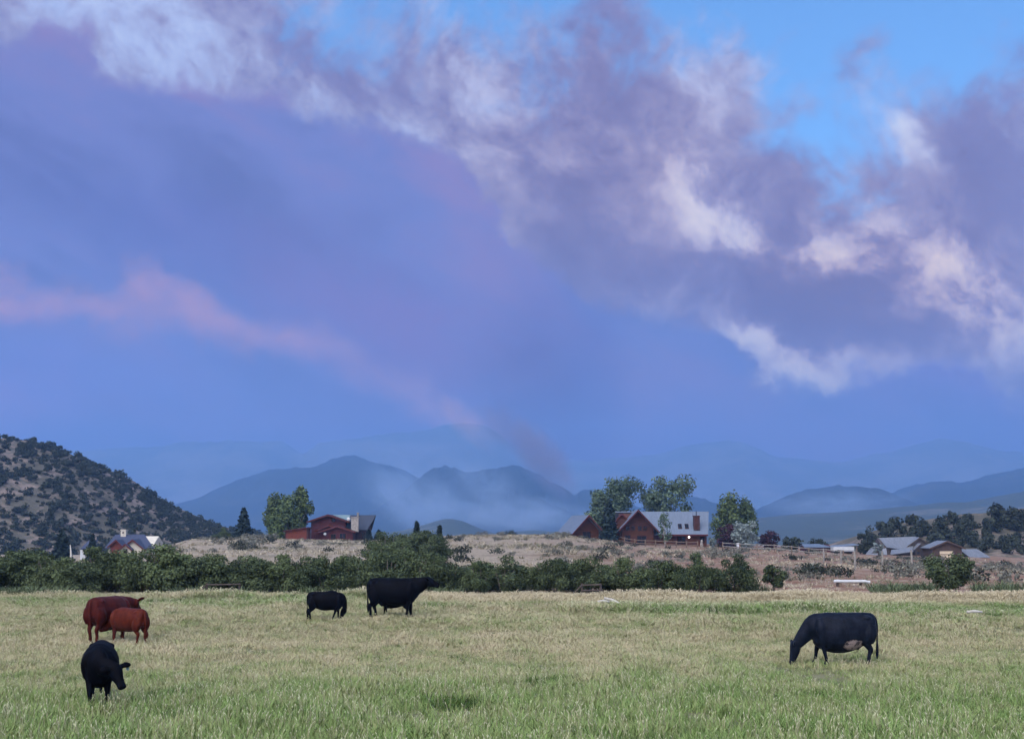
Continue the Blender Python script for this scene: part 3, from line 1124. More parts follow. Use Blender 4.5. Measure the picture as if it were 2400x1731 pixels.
def window(x0, x1, z0, z1, y, parent, trim=None, nx=1, name='window'):
    """frame proud of the wall, dark pane set back, mullions"""
    t = 0.09
    geo = [(box_verts((x0 - t, y - 0.10, z0 - t), (x0, y + 0.05, z1 + t)), BOX_FACES), (box_verts((x1, y - 0.10, z0 - t), (x1 + t, y + 0.05, z1 + t)), BOX_FACES),
           (box_verts((x0, y - 0.10, z1), (x1, y + 0.05, z1 + t)), BOX_FACES), (box_verts((x0, y - 0.12, z0 - t), (x1, y + 0.05, z0)), BOX_FACES)]
    for k in range(1, nx + 1):
        xm = x0 + (x1 - x0) * k / (nx + 1)
        geo.append((box_verts((xm - 0.03, y - 0.07, z0), (xm + 0.03, y + 0.04, z1)), BOX_FACES))
    v, f = join_geo(geo)
    o = mesh_obj(name, v, f, trim or M_DARKTRIM, parent)
    mesh_obj('pane', box_verts((x0, y - 0.03, z0), (x1, y + 0.02, z1)), BOX_FACES, M_GLASS, o)
    return o


def gable_front(root, cx, hw, eave, apex, y0, y1, wall, roof, trim, over=0.45, inset=0.5, thick=0.16):
    """a block whose gable faces the camera; the two roof planes, the walls and the barge boards are parts"""
    wz = eave + (apex - eave) * inset / hw
    prism('wall', [(cx - hw + inset, -0.6), (cx + hw - inset, -0.6), (cx + hw - inset, wz - 0.12), (cx, apex - 0.14), (cx - hw + inset, wz - 0.12)], y0, y1, wall, root)
    for s in (-1, 1):
        q = [(cx, y0 - over, apex), (cx + s * hw, y0 - over, eave), (cx + s * hw, y1, eave), (cx, y1, apex)]
        slab('roof', q, thick, roof, root)
        b = [(cx, apex + 0.03), (cx + s * (hw + 0.03), eave + 0.02), (cx + s * (hw + 0.03), eave - 0.24), (cx, apex - 0.28)]
        prism('barge_board', b if s > 0 else b[::-1], y0 - over - 0.08, y0 - over - 0.01, trim, root)


def chimney(root, x0, x1, z0, z1, y0, y1, mat, pot=True):
    c = bx('chimney', (x0, y0, z0), (x1, y1, z1), mat, root)
    bx('chimney_cap', (x0 - 0.08, y0 - 0.08, z1), (x1 + 0.08, y1 + 0.08, z1 + 0.14), mat, c)
    return c


def frame_px(px0, base_py, Y):
    k = Y / F_PX
    return (lambda px: (px - px0) * k), (lambda py: (base_py - py) * k)


# ---- log lodge
Y = 250.0
X, Z = frame_px(1495, 1280, Y)
b = P(1495, 1280, Y)
lodge = thing('log_lodge', 'red log lodge with steep front gable and long pale metal roof', 'house', b)
gable_front(lodge, 0, X(1544), Z(1247), Z(1195), 0, 7.0, M_LOG, M_METAL, M_REDTRIM, over=1.7, inset=0.9)
# main body, ridge left to right
prism_x('wall', [(2.6, -0.6), (10.4, -0.6), (10.4, Z(1252) + 0.3), (6.5, Z(1199) - 0.3), (2.6, Z(1252) + 0.3)], -2.8, X(1660), M_LOG, lodge)
zr, ze = Z(1198), Z(1252)
slab('roof', [(0.5, 6.5, zr), (X(1673), 6.5, zr), (X(1662), 1.7, ze), (0.5, 1.7, ze)], 0.16, M_METAL, lodge)
slab('roof', [(-3.4, 6.5, zr), (X(1673), 6.5, zr), (X(1662), 11.3, ze), (-3.4, 11.3, ze)], 0.16, M_METAL, lodge)
bx('eave_board', (X(1546), 1.62, ze - 0.28), (X(1662), 1.69, ze - 0.02), M_REDTRIM, lodge)
# dormer-like red wall left of the gable
gable_front(lodge, X(1462), 1.6, Z(1226), Z(1203), 3.2, 6.2, M_LOG, M_DARKTRIM, M_REDTRIM, over=0.4, inset=0.25)
window(X(1465), X(1477), Z(1271), Z(1255), 0, lodge)
d = window(X(1494), X(1514), Z(1278), Z(1256), 0, lodge, nx=1, name='door')
for px in (1472, 1484, 1500, 1512):
    window(X(px - 4), X(px + 4), Z(1243), Z(1233), 0, lodge, M_LOG)
window(X(1592), X(1609), Z(1273), Z(1257), 2.6, lodge, nx=1)
window(X(1560), X(1570), Z(1268), Z(1259), 2.6, lodge)
window(X(1645), X(1654), Z(1270), Z(1259), 2.6, lodge)
for px in (1598.5, 1614.5):
    t0 = (Z(1240) - ze) / (zr - ze); t1 = (Z(1229) - ze) / (zr - ze)
    y0_, y1_ = 1.7 + 4.8 * t0, 1.7 + 4.8 * t1
    z0_, z1_ = Z(1240), Z(1229)
    sk = slab('skylight', [(X(px - 4.5), y0_, z0_ + 0.14), (X(px + 4.5), y0_, z0_ + 0.14), (X(px + 4.5), y1_, z1_ + 0.14), (X(px - 4.5), y1_, z1_ + 0.14)], 0.16, M_DARKTRIM, lodge)
    slab('pane', [(X(px - 3.6), y0_ + 0.1, z0_ + 0.25), (X(px + 3.6), y0_ + 0.1, z0_ + 0.25), (X(px + 3.6), y1_ - 0.08, z1_ + 0.08), (X(px - 3.6), y1_ - 0.08, z1_ + 0.08)], 0.03, M_GLASS, sk)
ch = chimney(lodge, X(1630), X(1644), Z(1242), Z(1210), 2.4, 3.5, M_BRICK)
v, f = tube_geo([(X(1637), 2.9, Z(1211)), (X(1637), 2.9, Z(1198))], [0.09, 0.09], 8)
mesh_obj('flue_pipe', v, f, M_DARKROOF, ch)
M_LAMP = bpy.data.materials.new('lit_lamp')
M_LAMP.use_nodes = True
pb = M_LAMP.node_tree.nodes['Principled BSDF']
pb.inputs['Emission Color'].default_value = (1.0, 0.95, 0.86, 1)
pb.inputs['Emission Strength'].default_value = 1.6


globe('porch_lamp', (X(1618), 2.2, Z(1258.5)), 0.17, M_LAMP, lodge)

# ---- detached log garage left of the lodge
Yg = 246.0
X, Z = frame_px(1375, 1262, Yg)
g_ = thing('log_garage', 'log garage gable with grey roof left of the dark spruce', 'garage', P(1375, 1262, Yg), math.radians(14))
gable_front(g_, 0, X(1415), Z(1250), Z(1207), 0, 9.0, M_LOG, M_METAL, M_REDTRIM, over=1.5, inset=0.8)
window(X(1366), X(1384), Z(1262), Z(1246), 0, g_, nx=1, name='garage_door')

# ---- lodge rail fence: posts and rails, each a part
fr = thing('rail_fence', 'low brown split rail fence in front of the lodge', 'fence', place(1438, 236))
Xf = lambda px: (px - 1438) * 236 / F_PX
fps = [1438, 1462, 1486, 1510, 1534, 1558, 1582, 1606, 1632]
zf = [place(p, 236).z - place(1438, 236).z for p in fps]
post_me = new_mesh('post', box_verts((-0.09, -0.09, -0.3), (0.09, 0.09, 1.15)), BOX_FACES, M_WOODRAIL)
for p, q in zip(fps, zf):
    o = link('post', post_me, fr)
    o.location = (Xf(p), 0, q)
for (p0, q0), (p1, q1) in zip(zip(fps, zf), list(zip(fps, zf))[1:]):
    for hz_ in (0.45, 0.95):
        v, f = tube_geo([(Xf(p0), -0.12, q0 + hz_), (Xf(p1), -0.12, q1 + hz_ + 0.03)], [0.07, 0.065], 6)
        mesh_obj('rail', v, f, M_WOODRAIL, fr)
v, f = tube_geo([(0, 0, -0.2), (0.02, 0, 0.55), (0.0, 0, 0.95), (0.05, 0, 1.15), (0, 0, 1.35)], [0.22, 0.26, 0.16, 0.2, 0.1], 9)
o = mesh_obj('stone_pillar', v, f, M_STONE, None, True)
o.location = place(1641, 234)
tag(o, 'short pale stone pillar at the right end of the lodge fence', 'pillar')
o = mesh_obj('white_sign', *join_geo([(box_verts((-0.25, -0.03, 0.5), (0.25, 0.03, 1.1)), BOX_FACES), (box_verts((-0.04, -0.02, -0.2), (0.04, 0.02, 0.5)), BOX_FACES)]), M_WHITE)
o.location = place(1726, 225)
tag(o, 'small white sign on the yard edge right of the lodge', 'sign')

# ---- red house with several gables
Y = 248.0
X, Z = frame_px(770, 1267, Y)
rh = thing('red_house', 'maroon boarded house with stepped gables, dark roof and pale stone chimney', 'house', P(770, 1267, Y))
gable_front(rh, X(762), X(812) - X(762), Z(1222), Z(1205), 4.0, 10.0, M_REDWOOD, M_DARKTRIM, M_REDTRIM, over=0.7, inset=0.7)
gable_front(rh, X(790), X(833) - X(790), Z(1246), Z(1231.5), 0.0, 4.5, M_REDWOOD, M_DARKTRIM, M_REDTRIM, over=0.6, inset=0.5)
gable_front(rh, X(768), X(800) - X(768), Z(1244), Z(1229), 1.8, 4.6, M_REDWOOD, M_DARKTRIM, M_REDTRIM, over=0.5, inset=0.5)
# flat-topped rear block: dark roof plane and teal roof plane towards the camera
prism_x('wall', [(5.2, -0.6), (13.0, -0.6), (13.0, Z(1236)), (9.0, Z(1209)), (5.2, Z(1238))], X(764), X(852), M_DARKTRIM, rh)
slab('roof', [(X(806), 9.0, Z(1206)), (X(868), 9.0, Z(1206)), (X(853), 4.6, Z(1241)), (X(806), 4.6, Z(1241))], 0.18, M_DARKROOF, rh)
slab('roof', [(X(764), 9.0, Z(1205.4)), (X(805.6), 9.0, Z(1205.4)), (X(805.6), 4.8, Z(1238)), (X(764), 4.8, Z(1238))], 0.18, M_TEALROOF, rh)
slab('roof', [(X(764), 9.02, Z(1206)), (X(868), 9.02, Z(1206)), (X(853), 13.4, Z(1240)), (X(764), 13.4, Z(1240))], 0.18, M_DARKROOF, rh)
chimney(rh, X(817), X(834), Z(1246), Z(1213), 3.4, 4.5, M_STONE)
chimney(rh, X(823), X(827), Z(1210), Z(1202), 8.4, 9.0, M_STONE)
globe('satellite_dish', (X(809.5), 4.3, Z(1216)), 0.34, M_WHITE, rh, 0.35)
globe('wall_lamp', (X(762), -0.35, Z(1251)), 0.26, M_WHITE, rh, 0.6)
window(X(776), X(786), Z(1262), Z(1252), 0, rh, M_DARKTRIM)
window(X(796), X(810), Z(1262), Z(1250), 0, rh, M_REDTRIM, 1)
window(X(770), X(778), Z(1222), Z(1214), 4.0, rh)
window(X(840), X(848), Z(1262), Z(1248), 5.2, rh)
# low orange shed at its left
X, Z = frame_px(693, 1268, 244.0)
sh = thing('orange_shed', 'low orange red shed with sloping roof beside the aspens', 'shed', P(693, 1268, 244.0))
prism('wall', [(X(669), -0.5), (X(719), -0.5), (X(719), Z(1237)), (X(669), Z(1244))], 0, 4.5, M_ORANGE, sh)
slab('roof', [(X(664), -0.4, Z(1243.5)), (X(723), -0.4, Z(1234.8)), (X(723), 4.9, Z(1234.8)), (X(664), 4.9, Z(1243.5))], 0.14, M_REDTRIM, sh)
bx('corner_board', (X(718), -0.07, -0.4), (X(722), -0.01, Z(1237.5)), M_DARKTRIM, sh)
bx('corner_board', (X(668), -0.07, -0.4), (X(670), -0.01, Z(1244.5)), M_DARKTRIM, sh)

# ---- white house with navy roof
Y = 225.0
X, Z = frame_px(290, 1302, Y)
wh = thing('white_house', 'cream house with navy roof, red gable and pale chimney behind the hedge', 'house', P(290, 1302, Y))
prism_x('wall', [(3.2, -0.6), (11, -0.6), (11, Z(1280)), (7, Z(1257)), (3.2, Z(1280))], X(240), X(345), M_CREAM, wh)
slab('roof', [(X(240), 7, Z(1253)), (X(310), 7, Z(1253)), (X(350), 2.6, Z(1284)), (X(234), 2.6, Z(1284))], 0.16, M_NAVYROOF, wh)
slab('roof', [(X(240), 7.02, Z(1253.2)), (X(310), 7.02, Z(1253.2)), (X(350), 11.4, Z(1283)), (X(234), 11.4, Z(1283))], 0.16, M_NAVYROOF, wh)
gable_front(wh, X(266), X(284) - X(266), Z(1281), Z(1264.5), 1.4, 5, M_ORANGE, M_NAVYROOF, M_REDTRIM, over=0.4, inset=0.3)
gable_front(wh, X(306), X(333) - X(306), Z(1286), Z(1264), 1.2, 6, M_CREAM, M_NAVYROOF, M_REDTRIM, over=0.4, inset=0.35)
gable_front(wh, X(294), X(310) - X(294), Z(1288), Z(1274), 0.0, 2.0, M_CREAM, M_NAVYROOF, M_REDTRIM, over=0.35, inset=0.3)
chimney(wh, X(256), X(268), Z(1258), Z(1243), 6.3, 7.4, M_CREAM)
bx('flue_opening', (X(259.5), 6.2, Z(1250)), (X(264), 6.28, Z(1247)), M_BROWN, wh)
window(X(290), X(297), Z(1297), Z(1287), 0, wh)
bx('wall', (X(182), 1.5, -0.6), (X(208), 5.5, Z(1285)), M_WHITE, wh)
slab('roof', [(X(192), 3.5, Z(1266)), (X(214), 3.5, Z(1266)), (X(214), 1.0, Z(1286)), (X(184), 1.0, Z(1286))], 0.14, M_NAVYROOF, wh)
window(X(190), X(203), Z(1300), Z(1288), 1.5, wh, M_WHITE, 1)

# ---- old barn with weathered metal roofs
Y = 262.0
X, Z = frame_px(2120, 1303, Y)
ob = thing('old_barn', 'old dark barn with weathered grey metal roofs and sagging lean-tos', 'barn', P(2120, 1303, Y))
gable_front(ob, X(2165), X(2200) - X(2165), Z(1284), Z(1259), 2.5, 4.0, M_WEATHERED, M_OLDMETAL, M_WEATHERED, over=0.3, inset=0.3)
prism_x('wall', [(2.4, -0.6), (10, -0.6), (10, Z(1283)), (6.4, Z(1262)), (2.4, Z(1284))], X(2078), X(2172), M_WEATHERED, ob)
slab('roof', [(X(2082), 6.4, Z(1261)), (X(2172), 6.4, Z(1257.5)), (X(2140), 0.6, Z(1290)), (X(2086), 2.0, Z(1282))], 0.12, M_OLDMETAL, ob)
slab('roof', [(X(2080), 6.42, Z(1261.4)), (X(2172), 6.42, Z(1258)), (X(2172), 10.4, Z(1282)), (X(2078), 10.4, Z(1284))], 0.12, M_OLDMETAL, ob)
slab('roof', [(X(2092), 0.58, Z(1288)), (X(2139), 0.56, Z(1284)), (X(2132), -2.6, Z(1291)), (X(2078), -2.6, Z(1298))], 0.12, M_OLDMETAL, ob)
bx('wall', (X(2094), -1.8, -0.6), (X(2130), 2.3, Z(1294)), M_WEATHERED, ob)
gable_front(ob, X(2160), X(2176) - X(2160), Z(1288), Z(1273), 0.4, 2.4, M_WEATHERED, M_OLDMETAL, M_WEATHERED, over=0.25, inset=0.25)
window(X(2150), X(2156), Z(1298), Z(1292), 0.4, ob, M_WEATHERED)
# collapsed shed left of it
X, Z = frame_px(2052, 1304, 258.0)
cs = thing('collapsed_shed', 'small collapsed shed with slumped metal roof left of the old barn', 'shed', P(2052, 1304, 258.0))
slab('roof', [(X(2050), 3.0, Z(1284)), (X(2074), 3.0, Z(1278)), (X(2060), -0.4, Z(1300)), (X(2026), -0.4, Z(1301))], 0.12, M_OLDMETAL, cs)
slab('roof', [(X(2058), 0.2, Z(1287)), (X(2078), 0.2, Z(1284)), (X(2076), -1.0, Z(1299)), (X(2056), -1.0, Z(1299))], 0.12, M_OLDMETAL, cs)
prism('wall', [(X(2030), -0.5), (X(2072), -0.5), (X(2072), Z(1290)), (X(2052), Z(1292)), (X(2034), Z(1301))], 0.5, 2.8, M_WEATHERED, cs)

# ---- brown shed with pale door
X, Z = frame_px(2220, 1306, 256.0)
bs = thing('brown_shed', 'brown boarded shed with pale square door right of the old barn', 'shed', P(2220, 1306, 256.0))
gable_front(bs, 0, X(2261), Z(1284), Z(1267), 0, 6.0, M_BROWN, M_OLDMETAL, M_BROWN, over=0.5, inset=0.5)
dr = bx('door', (X(2203), -0.09, -0.35), (X(2234), -0.01, Z(1291)), M_DOORPALE, bs)
bx('door_brace', (X(2203), -0.14, Z(1299.5)), (X(2234), -0.1, Z(1298)), M_BROWN, dr)
bx('lintel', (X(2198), -0.12, Z(1291)), (X(2240), -0.01, Z(1288.5)), M_WEATHERED, bs)
# ---- low metal shed
X, Z = frame_px(2290, 1308, 258.0)
ls = thing('metal_roofed_shed', 'low open shed with bright grey metal roof at the far right', 'shed', P(2290, 1308, 258.0))
slab('roof', [(X(2264), 3.5, Z(1287)), (X(2306), 3.5, Z(1287)), (X(2319), -0.5, Z(1305)), (X(2272), -0.5, Z(1306))], 0.12, M_OLDMETAL, ls)
slab('roof', [(X(2264), 3.52, Z(1287.3)), (X(2306), 3.52, Z(1287.3)), (X(2312), 7, Z(1302)), (X(2262), 7, Z(1302))], 0.12, M_OLDMETAL, ls)
prism_x('wall', [(0.3, -0.6), (6.5, -0.6), (6.5, Z(1301)), (3.5, Z(1289)), (0.3, Z(1304))], X(2270), X(2310), M_WEATHERED, ls)

# ---- red shed and white trailer
X, Z = frame_px(1920, 1297, 250.0)
rs = thing('red_shed', 'long low dark red shed with pale roof left of the white trailer', 'shed', P(1920, 1297, 250.0))
prism_x('wall', [(0, -0.5), (4.2, -0.5), (4.2, Z(1281)), (2.1, Z(1276)), (0, Z(1281))], X(1887), X(1948), M_REDWOOD, rs)
slab('roof', [(X(1885), 2.1, Z(1275)), (X(1925), 2.1, Z(1274)), (X(1950), -0.35, Z(1281.5)), (X(1885), -0.35, Z(1281.5))], 0.12, M_METAL, rs)
slab('roof', [(X(1885), 2.12, Z(1275.1)), (X(1925), 2.12, Z(1274.1)), (X(1950), 4.5, Z(1281.5)), (X(1885), 4.5, Z(1281.5))], 0.12, M_METAL, rs)
bx('door', (X(1905), -0.06, -0.3), (X(1914), -0.005, Z(1284)), M_DARKTRIM, rs)
X, Z = frame_px(1978, 1297, 246.0)
wt_ = thing('white_trailer', 'white box trailer parked between the red shed and the barn', 'trailer', P(1978, 1297, 246.0))
bx('body', (X(1954), 0, 0.45), (X(2002), 2.3, Z(1281)), M_WHITE, wt_)
bx('stripe', (X(1954) - 0.01, -0.02, Z(1289.6)), (X(2002) + 0.01, -0.004, Z(1288.6)), M_OLDMETAL, wt_)
bx('chassis', (X(1956), 0.2, 0.25), (X(2000), 2.1, 0.45), M_DARKROOF, wt_)
for xx in (X(1966), X(1972)):
    v, f = tube_geo([(xx, -0.02, 0.3), (xx, 0.22, 0.3)], [0.34, 0.34], 12)
    mesh_obj('wheel', v, f, M_DARKROOF, wt_)
X, Z = frame_px(1970, 1297, 252.0)
fs = thing('flat_roof_shelter', 'open shelter with long flat pale roof behind the white trailer', 'shelter', P(1970, 1297, 252.0))
slab('roof', [(X(1930), -0.2, Z(1283)), (X(2013), -0.2, Z(1276)), (X(2013), 4.0, Z(1274)), (X(1930), 4.0, Z(1281))], 0.15, M_METAL, fs)
for xx in (1934, 1970, 2008):
    bx('post', (X(xx) - 0.09, 0, -0.5), (X(xx) + 0.09, 0.18, Z(1279.5 - (xx - 1970) * 0.085) - 0.12), M_WOODRAIL, fs)
bx('back_wall', (X(1934), 3.6, -0.5), (X(2008), 3.75, Z(1283)), M_WEATHERED, fs)

# ---- far rail fences and posts in the pasture
for j, (px, Y, h, lab) in enumerate([(1924, 150, 1.5, 'weathered fence post on the red slope left of the trailer'), (1964, 146, 1.4, 'weathered fence post below the white trailer'), (2060, 138, 1.6, 'thin weathered fence post left of the barn green'), (2128, 120, 1.7, 'thin weathered fence post left of the round tree'), (1996, 118, 1.6, 'leaning fence post above the white flatbed')]):
    v, f = tube_geo([(0, 0, -0.2), (0.03, 0, h * 0.6), (0.0, 0.02, h)], [0.10, 0.09, 0.08], 7)
    o = mesh_obj('fence_post', v, f, M_GREYRAIL)
    o.location = place(px, Y)
    tag(o, lab, 'fence post')
pf = thing('pole_fence', 'long grey pole fence crossing the dry ground right of the lodge', 'fence', place(1690, 215))
pts_ = [place(p, 215 - (p - 1690) * 0.05) for p in range(1690, 2010, 40)]
o0 = place(1690, 215)
for a, b2 in zip(pts_, pts_[1:]):
    for hz_ in (0.5, 1.0):
        v, f = tube_geo([a - o0 + Vector((0, -0.1, hz_)), b2 - o0 + Vector((0, -0.1, hz_))], [0.06, 0.055], 5)
        mesh_obj('rail', v, f, M_GREYRAIL, pf)
for a in pts_:
    o = link('post', post_me, pf)
    o.location = a - o0

# ---- white pipes at the field edge
fb = thing('pipe_stack', 'stack of long whitish pipes lying at the foot of the red slope', 'pipes', place(1988, 78))
k = 78 / F_PX
for q, (a, b2) in enumerate([(-44, 30), (-40, 34), (-36, 44)]):
    v, f = tube_geo([(a * k, -0.25 + 0.2 * q, 0.30), (b2 * k, -0.25 + 0.2 * q, 0.30 - 0.03 * q)], [0.08, 0.08], 8)
    mesh_obj('pipe', v, f, M_WHITE, fb)
for xx in (-30, 24):
    bx('bearer', (xx * k - 0.08, -0.4, -0.1), (xx * k + 0.08, 0.35, 0.21), M_WOODRAIL, fb)
# ---- low rail gate under the bushes
for (px, Y, wpx, lab) in [(1384, 67.2, 44, 'low pale rail gate under the dark willow'), (530, 67.2, 76, 'long low rail hurdle in the weeds before the hedgerow')]:
    gt = thing('rail_gate', lab, 'gate', place(px, Y))
    hwid = wpx * Y / F_PX / 2
    for hz_ in (0.25, 0.5):
        v, f = tube_geo([(-hwid, 0, hz_), (hwid, 0, hz_ + 0.02)], [0.035, 0.035], 6)
        mesh_obj('rail', v, f, M_WEATHERED, gt)
    for sx in (-1, 1):
        v, f = tube_geo([(sx * hwid, 0.04, -0.1), (sx * hwid, 0.04, 0.58)], [0.05, 0.05], 6)
        mesh_obj('post', v, f, M_WEATHERED, gt)
    v, f = tube_geo([(-hwid - 0.5, 0, 0.0), (-hwid, 0, 0.5)], [0.035, 0.035], 6)
    mesh_obj('brace', v, f, M_WEATHERED, gt)
# ---- bleached logs lying in the field
for (px, py, Y, L, rz, rx, lab) in [(1432, 1412, 60, 0.75, -0.5, -0.28, 'short bleached log tilted up in the pasture'), (1412, 1416, 59.5, 0.5, 0.15, -0.02, 'small bleached log lying left of the tilted one'), (2270, 1442, 54, 0.6, 0.1, 0.0, 'pale log in the grass at the right edge')]:
    v, f = tube_geo([(-L / 2, 0, 0), (0, 0.02, 0.03), (L / 2, 0, 0.0)], [0.05, 0.06, 0.04], 8)
    o = mesh_obj('log', v, f, M_PALEBARK, None, True)
    o.location = place(px, Y, 0.20)
    o.rotation_euler = (0, -rx, rz)
    tag(o, lab, 'log')

# ---------------------------------------------------------------- cattle
def catmull(pts, sub=4):
    out = []
    p = [np.array(q, dtype=float) for q in pts]
    for i in range(len(p) - 1):
        a, b, c, d = p[max(i - 1, 0)], p[i], p[i + 1], p[min(i + 2, len(p) - 1)]
        for s in range(sub):
            t = s / sub
            out.append(0.5 * ((2 * b) + (-a + c) * t + (2 * a - 5 * b + 4 * c - d) * t * t + (-a + 3 * b - 3 * c + d) * t ** 3))
    out.append(p[-1])
    return out


def loft(pts, ref=(0, 0, 1), n=16, sub=4):
    """pts: (x,y,z, side radius, other radius) -> closed tube with elliptical sections"""
    q = catmull(pts, sub)
    V, Fc = [], []
    m = len(q)
    for i, r in enumerate(q):
        t = Vector(q[min(i + 1, m - 1)][:3] - q[max(i - 1, 0)][:3]).normalized()
        s = t.cross(Vector(ref)).normalized()
        u_ = s.cross(t).normalized()
        c = Vector(r[:3])
        for k in range(n):
            a = 2 * math.pi * k / n
            V.append(c + s * (max(r[3], 0.004) * math.cos(a)) + u_ * (max(r[4], 0.004) * math.sin(a)))
    for i in range(m - 1):
        for k in range(n):
            a, b = i * n + k, i * n + (k + 1) % n
            Fc.append((a, b, b + n, a + n))
    Fc.append(tuple(range(n - 1, -1, -1)))
    Fc.append(tuple(range((m - 1) * n, m * n)))
    return V, Fc


def cow_body(pose, voxel=0.02):
    """cow facing +X, hooves at z=0; one continuous remeshed body"""
    g = []
    bd = pose.get('belly', 0.0)            # extra belly depth
    fat = pose.get('fat', 1.0)
    arch = pose.get('arch', 0.0)
    g.append(loft([(-1.02, 0, 0.985, 0.10, 0.15), (-0.97, 0, 0.985, 0.20, 0.275), (-0.82, 0, 0.985, 0.275, 0.355), (-0.50, 0, 0.965 - bd * 0.4, 0.32 * fat, 0.385 + bd * 0.4),
                   (-0.15, 0, 0.92 - bd * 0.55, 0.385 * fat, 0.425 + bd * 0.5), (0.20, 0, 0.90 - bd * 0.45 + arch, 0.375 * fat, 0.44 + bd * 0.42), (0.50, 0, 0.92 - bd * 0.2, 0.31 * fat, 0.43 + bd * 0.2),
                   (0.72, 0, 0.95, 0.25, 0.35), (0.88, 0, 0.94, 0.17, 0.24), (0.96, 0, 0.92, 0.08, 0.12)], n=24))
    # hip bones and shoulders give the back its corners
    for sy in (-1, 1):
        g.append(loft([(-0.86, 0.17 * sy, 1.22, 0.03, 0.03), (-0.72, 0.18 * sy, 1.20, 0.09, 0.08), (-0.52, 0.15 * sy, 1.20, 0.04, 0.04)], n=10))
        g.append(loft([(0.62, 0.17 * sy, 1.18, 0.07, 0.08), (0.58, 0.24 * sy, 0.95, 0.13, 0.16), (0.50, 0.20 * sy, 0.68, 0.11, 0.13)], ref=(1, 0, 0), n=12))
        g.append(loft([(-0.80, 0.16 * sy, 1.02, 0.14, 0.20), (-0.78, 0.20 * sy, 0.80, 0.15, 0.23), (-0.74, 0.19 * sy, 0.60, 0.11, 0.17)], ref=(1, 0, 0), n=12))
    # legs: (front/hind, side) with a step offset dx
    st = pose.get('steps', {})
    for sy in (-1, 1):
        dx = st.get(('f', sy), 0.0)
        lift = st.get(('fl', sy), 0.0)
        g.append(loft([(0.54, 0.19 * sy, 0.80, 0.10, 0.14), (0.53 + dx * 0.2, 0.18 * sy, 0.60, 0.085, 0.11), (0.55 + dx * 0.55, 0.17 * sy, 0.40, 0.062, 0.068), (0.54 + dx * 0.8, 0.165 * sy, 0.24, 0.045, 0.05),
                       (0.54 + dx, 0.165 * sy, 0.12 + lift, 0.050, 0.055), (0.58 + dx, 0.165 * sy, 0.05 + lift, 0.056, 0.066), (0.60 + dx, 0.165 * sy, 0.0 + lift, 0.062, 0.078)], ref=(1, 0, 0), n=12))
        dx = st.get(('h', sy), 0.0)
        g.append(loft([(-0.74, 0.19 * sy, 0.84, 0.14, 0.22), (-0.71 + dx * 0.25, 0.19 * sy, 0.66, 0.115, 0.165), (-0.80 + dx * 0.6, 0.17 * sy, 0.50, 0.065, 0.09), (-0.865 + dx * 0.75, 0.165 * sy, 0.42, 0.056, 0.078), (-0.82 + dx * 0.9, 0.165 * sy, 0.26, 0.047, 0.054),
                       (-0.81 + dx, 0.165 * sy, 0.12, 0.052, 0.056), (-0.77 + dx, 0.165 * sy, 0.05, 0.056, 0.066), (-0.75 + dx, 0.165 * sy, 0.0, 0.062, 0.078)], ref=(1, 0, 0), n=12))
    # neck: from inside the shoulders to the poll
    nk = pose['neck']
    g.append(loft([(0.52, 0, 1.02, 0.20, 0.30), *nk], n=16))
    # head: poll -> muzzle
    a, bb = Vector(pose['head'][0]), Vector(pose['head'][1])
    dr = (bb - a)
    L = dr.length
    dr.normalize()
    up = Vector(pose.get('head_up', (0, 0, 1)))
    hd = []
    HS = 1.14
    for s, rw, rh, off in [(-0.10, 0.07, 0.07, 0.0), (-0.03, 0.115, 0.115, 0.0), (0.12, 0.125, 0.135, -0.01), (0.32, 0.115, 0.13, -0.02), (0.55, 0.088, 0.105, -0.015), (0.78, 0.075, 0.082, -0.01), (0.93, 0.082, 0.078, -0.01), (1.0, 0.062, 0.055, -0.012)]:
        side = dr.cross(up).normalized()
        u_ = side.cross(dr).normalized()
        c = a + dr * (L * s) + u_ * off
        hd.append((c.x, c.y, c.z, rw * HS, rh * HS))
    g.append(loft(hd, ref=tuple(up), n=14, sub=3))
    side = dr.cross(up).normalized()
    u_ = side.cross(dr).normalized()
    for sy in (-1, 1):
        b0 = a + dr * 0.02 + side * (0.09 * sy) + u_ * 0.05
        tip = pose.get('ear', (0.26, -0.02, 0.02))
        e1 = b0 + side * (tip[0] * 0.5 * sy) + u_ * (tip[1] * 0.5 + 0.01) + dr * (tip[2] * 0.5)
        e2 = b0 + side * (tip[0] * sy) + u_ * tip[1] + dr * tip[2]
        pose.setdefault('ears', {})[sy] = b0.lerp(e2, 0.72) - Vector((0, 0, 0.07))
        g.append(loft([(*b0, 0.030, 0.028), (*e1, 0.074, 0.026), (*(e1.lerp(e2, 0.6)), 0.062, 0.024), (*e2, 0.016, 0.014)], ref=tuple(u_), n=10, sub=3))
    # tail and switch
    tw = pose.get('tail', 0.0)
    g.append(loft([(-0.86, 0, 1.27, 0.07, 0.05), (-1.00, tw * 0.1, 1.20, 0.045, 0.042), (-1.06, tw * 0.4, 1.00, 0.030, 0.030), (-1.04, tw * 0.7, 0.66, 0.026, 0.026), (-1.03, tw, 0.47, 0.044, 0.044), (-1.02, tw, 0.28, 0.040, 0.040), (-1.02, tw, 0.18, 0.014, 0.014)], ref=(0, 1, 0), n=10))
    if pose.get('udder'):
        g.append(loft([(-0.62, 0, 0.60, 0.05, 0.06), (-0.50, 0, 0.53, 0.13, 0.11), (-0.34, 0, 0.53, 0.12, 0.10), (-0.22, 0, 0.58, 0.05, 0.05)], n=12))
        for sx in (-0.5, -0.37):
            for sy in (-0.07, 0.07):
                g.append(loft([(sx, sy, 0.48, 0.024, 0.024), (sx, sy, 0.39, 0.018, 0.018)], ref=(1, 0, 0), n=8))
    v, f = join_geo(g)
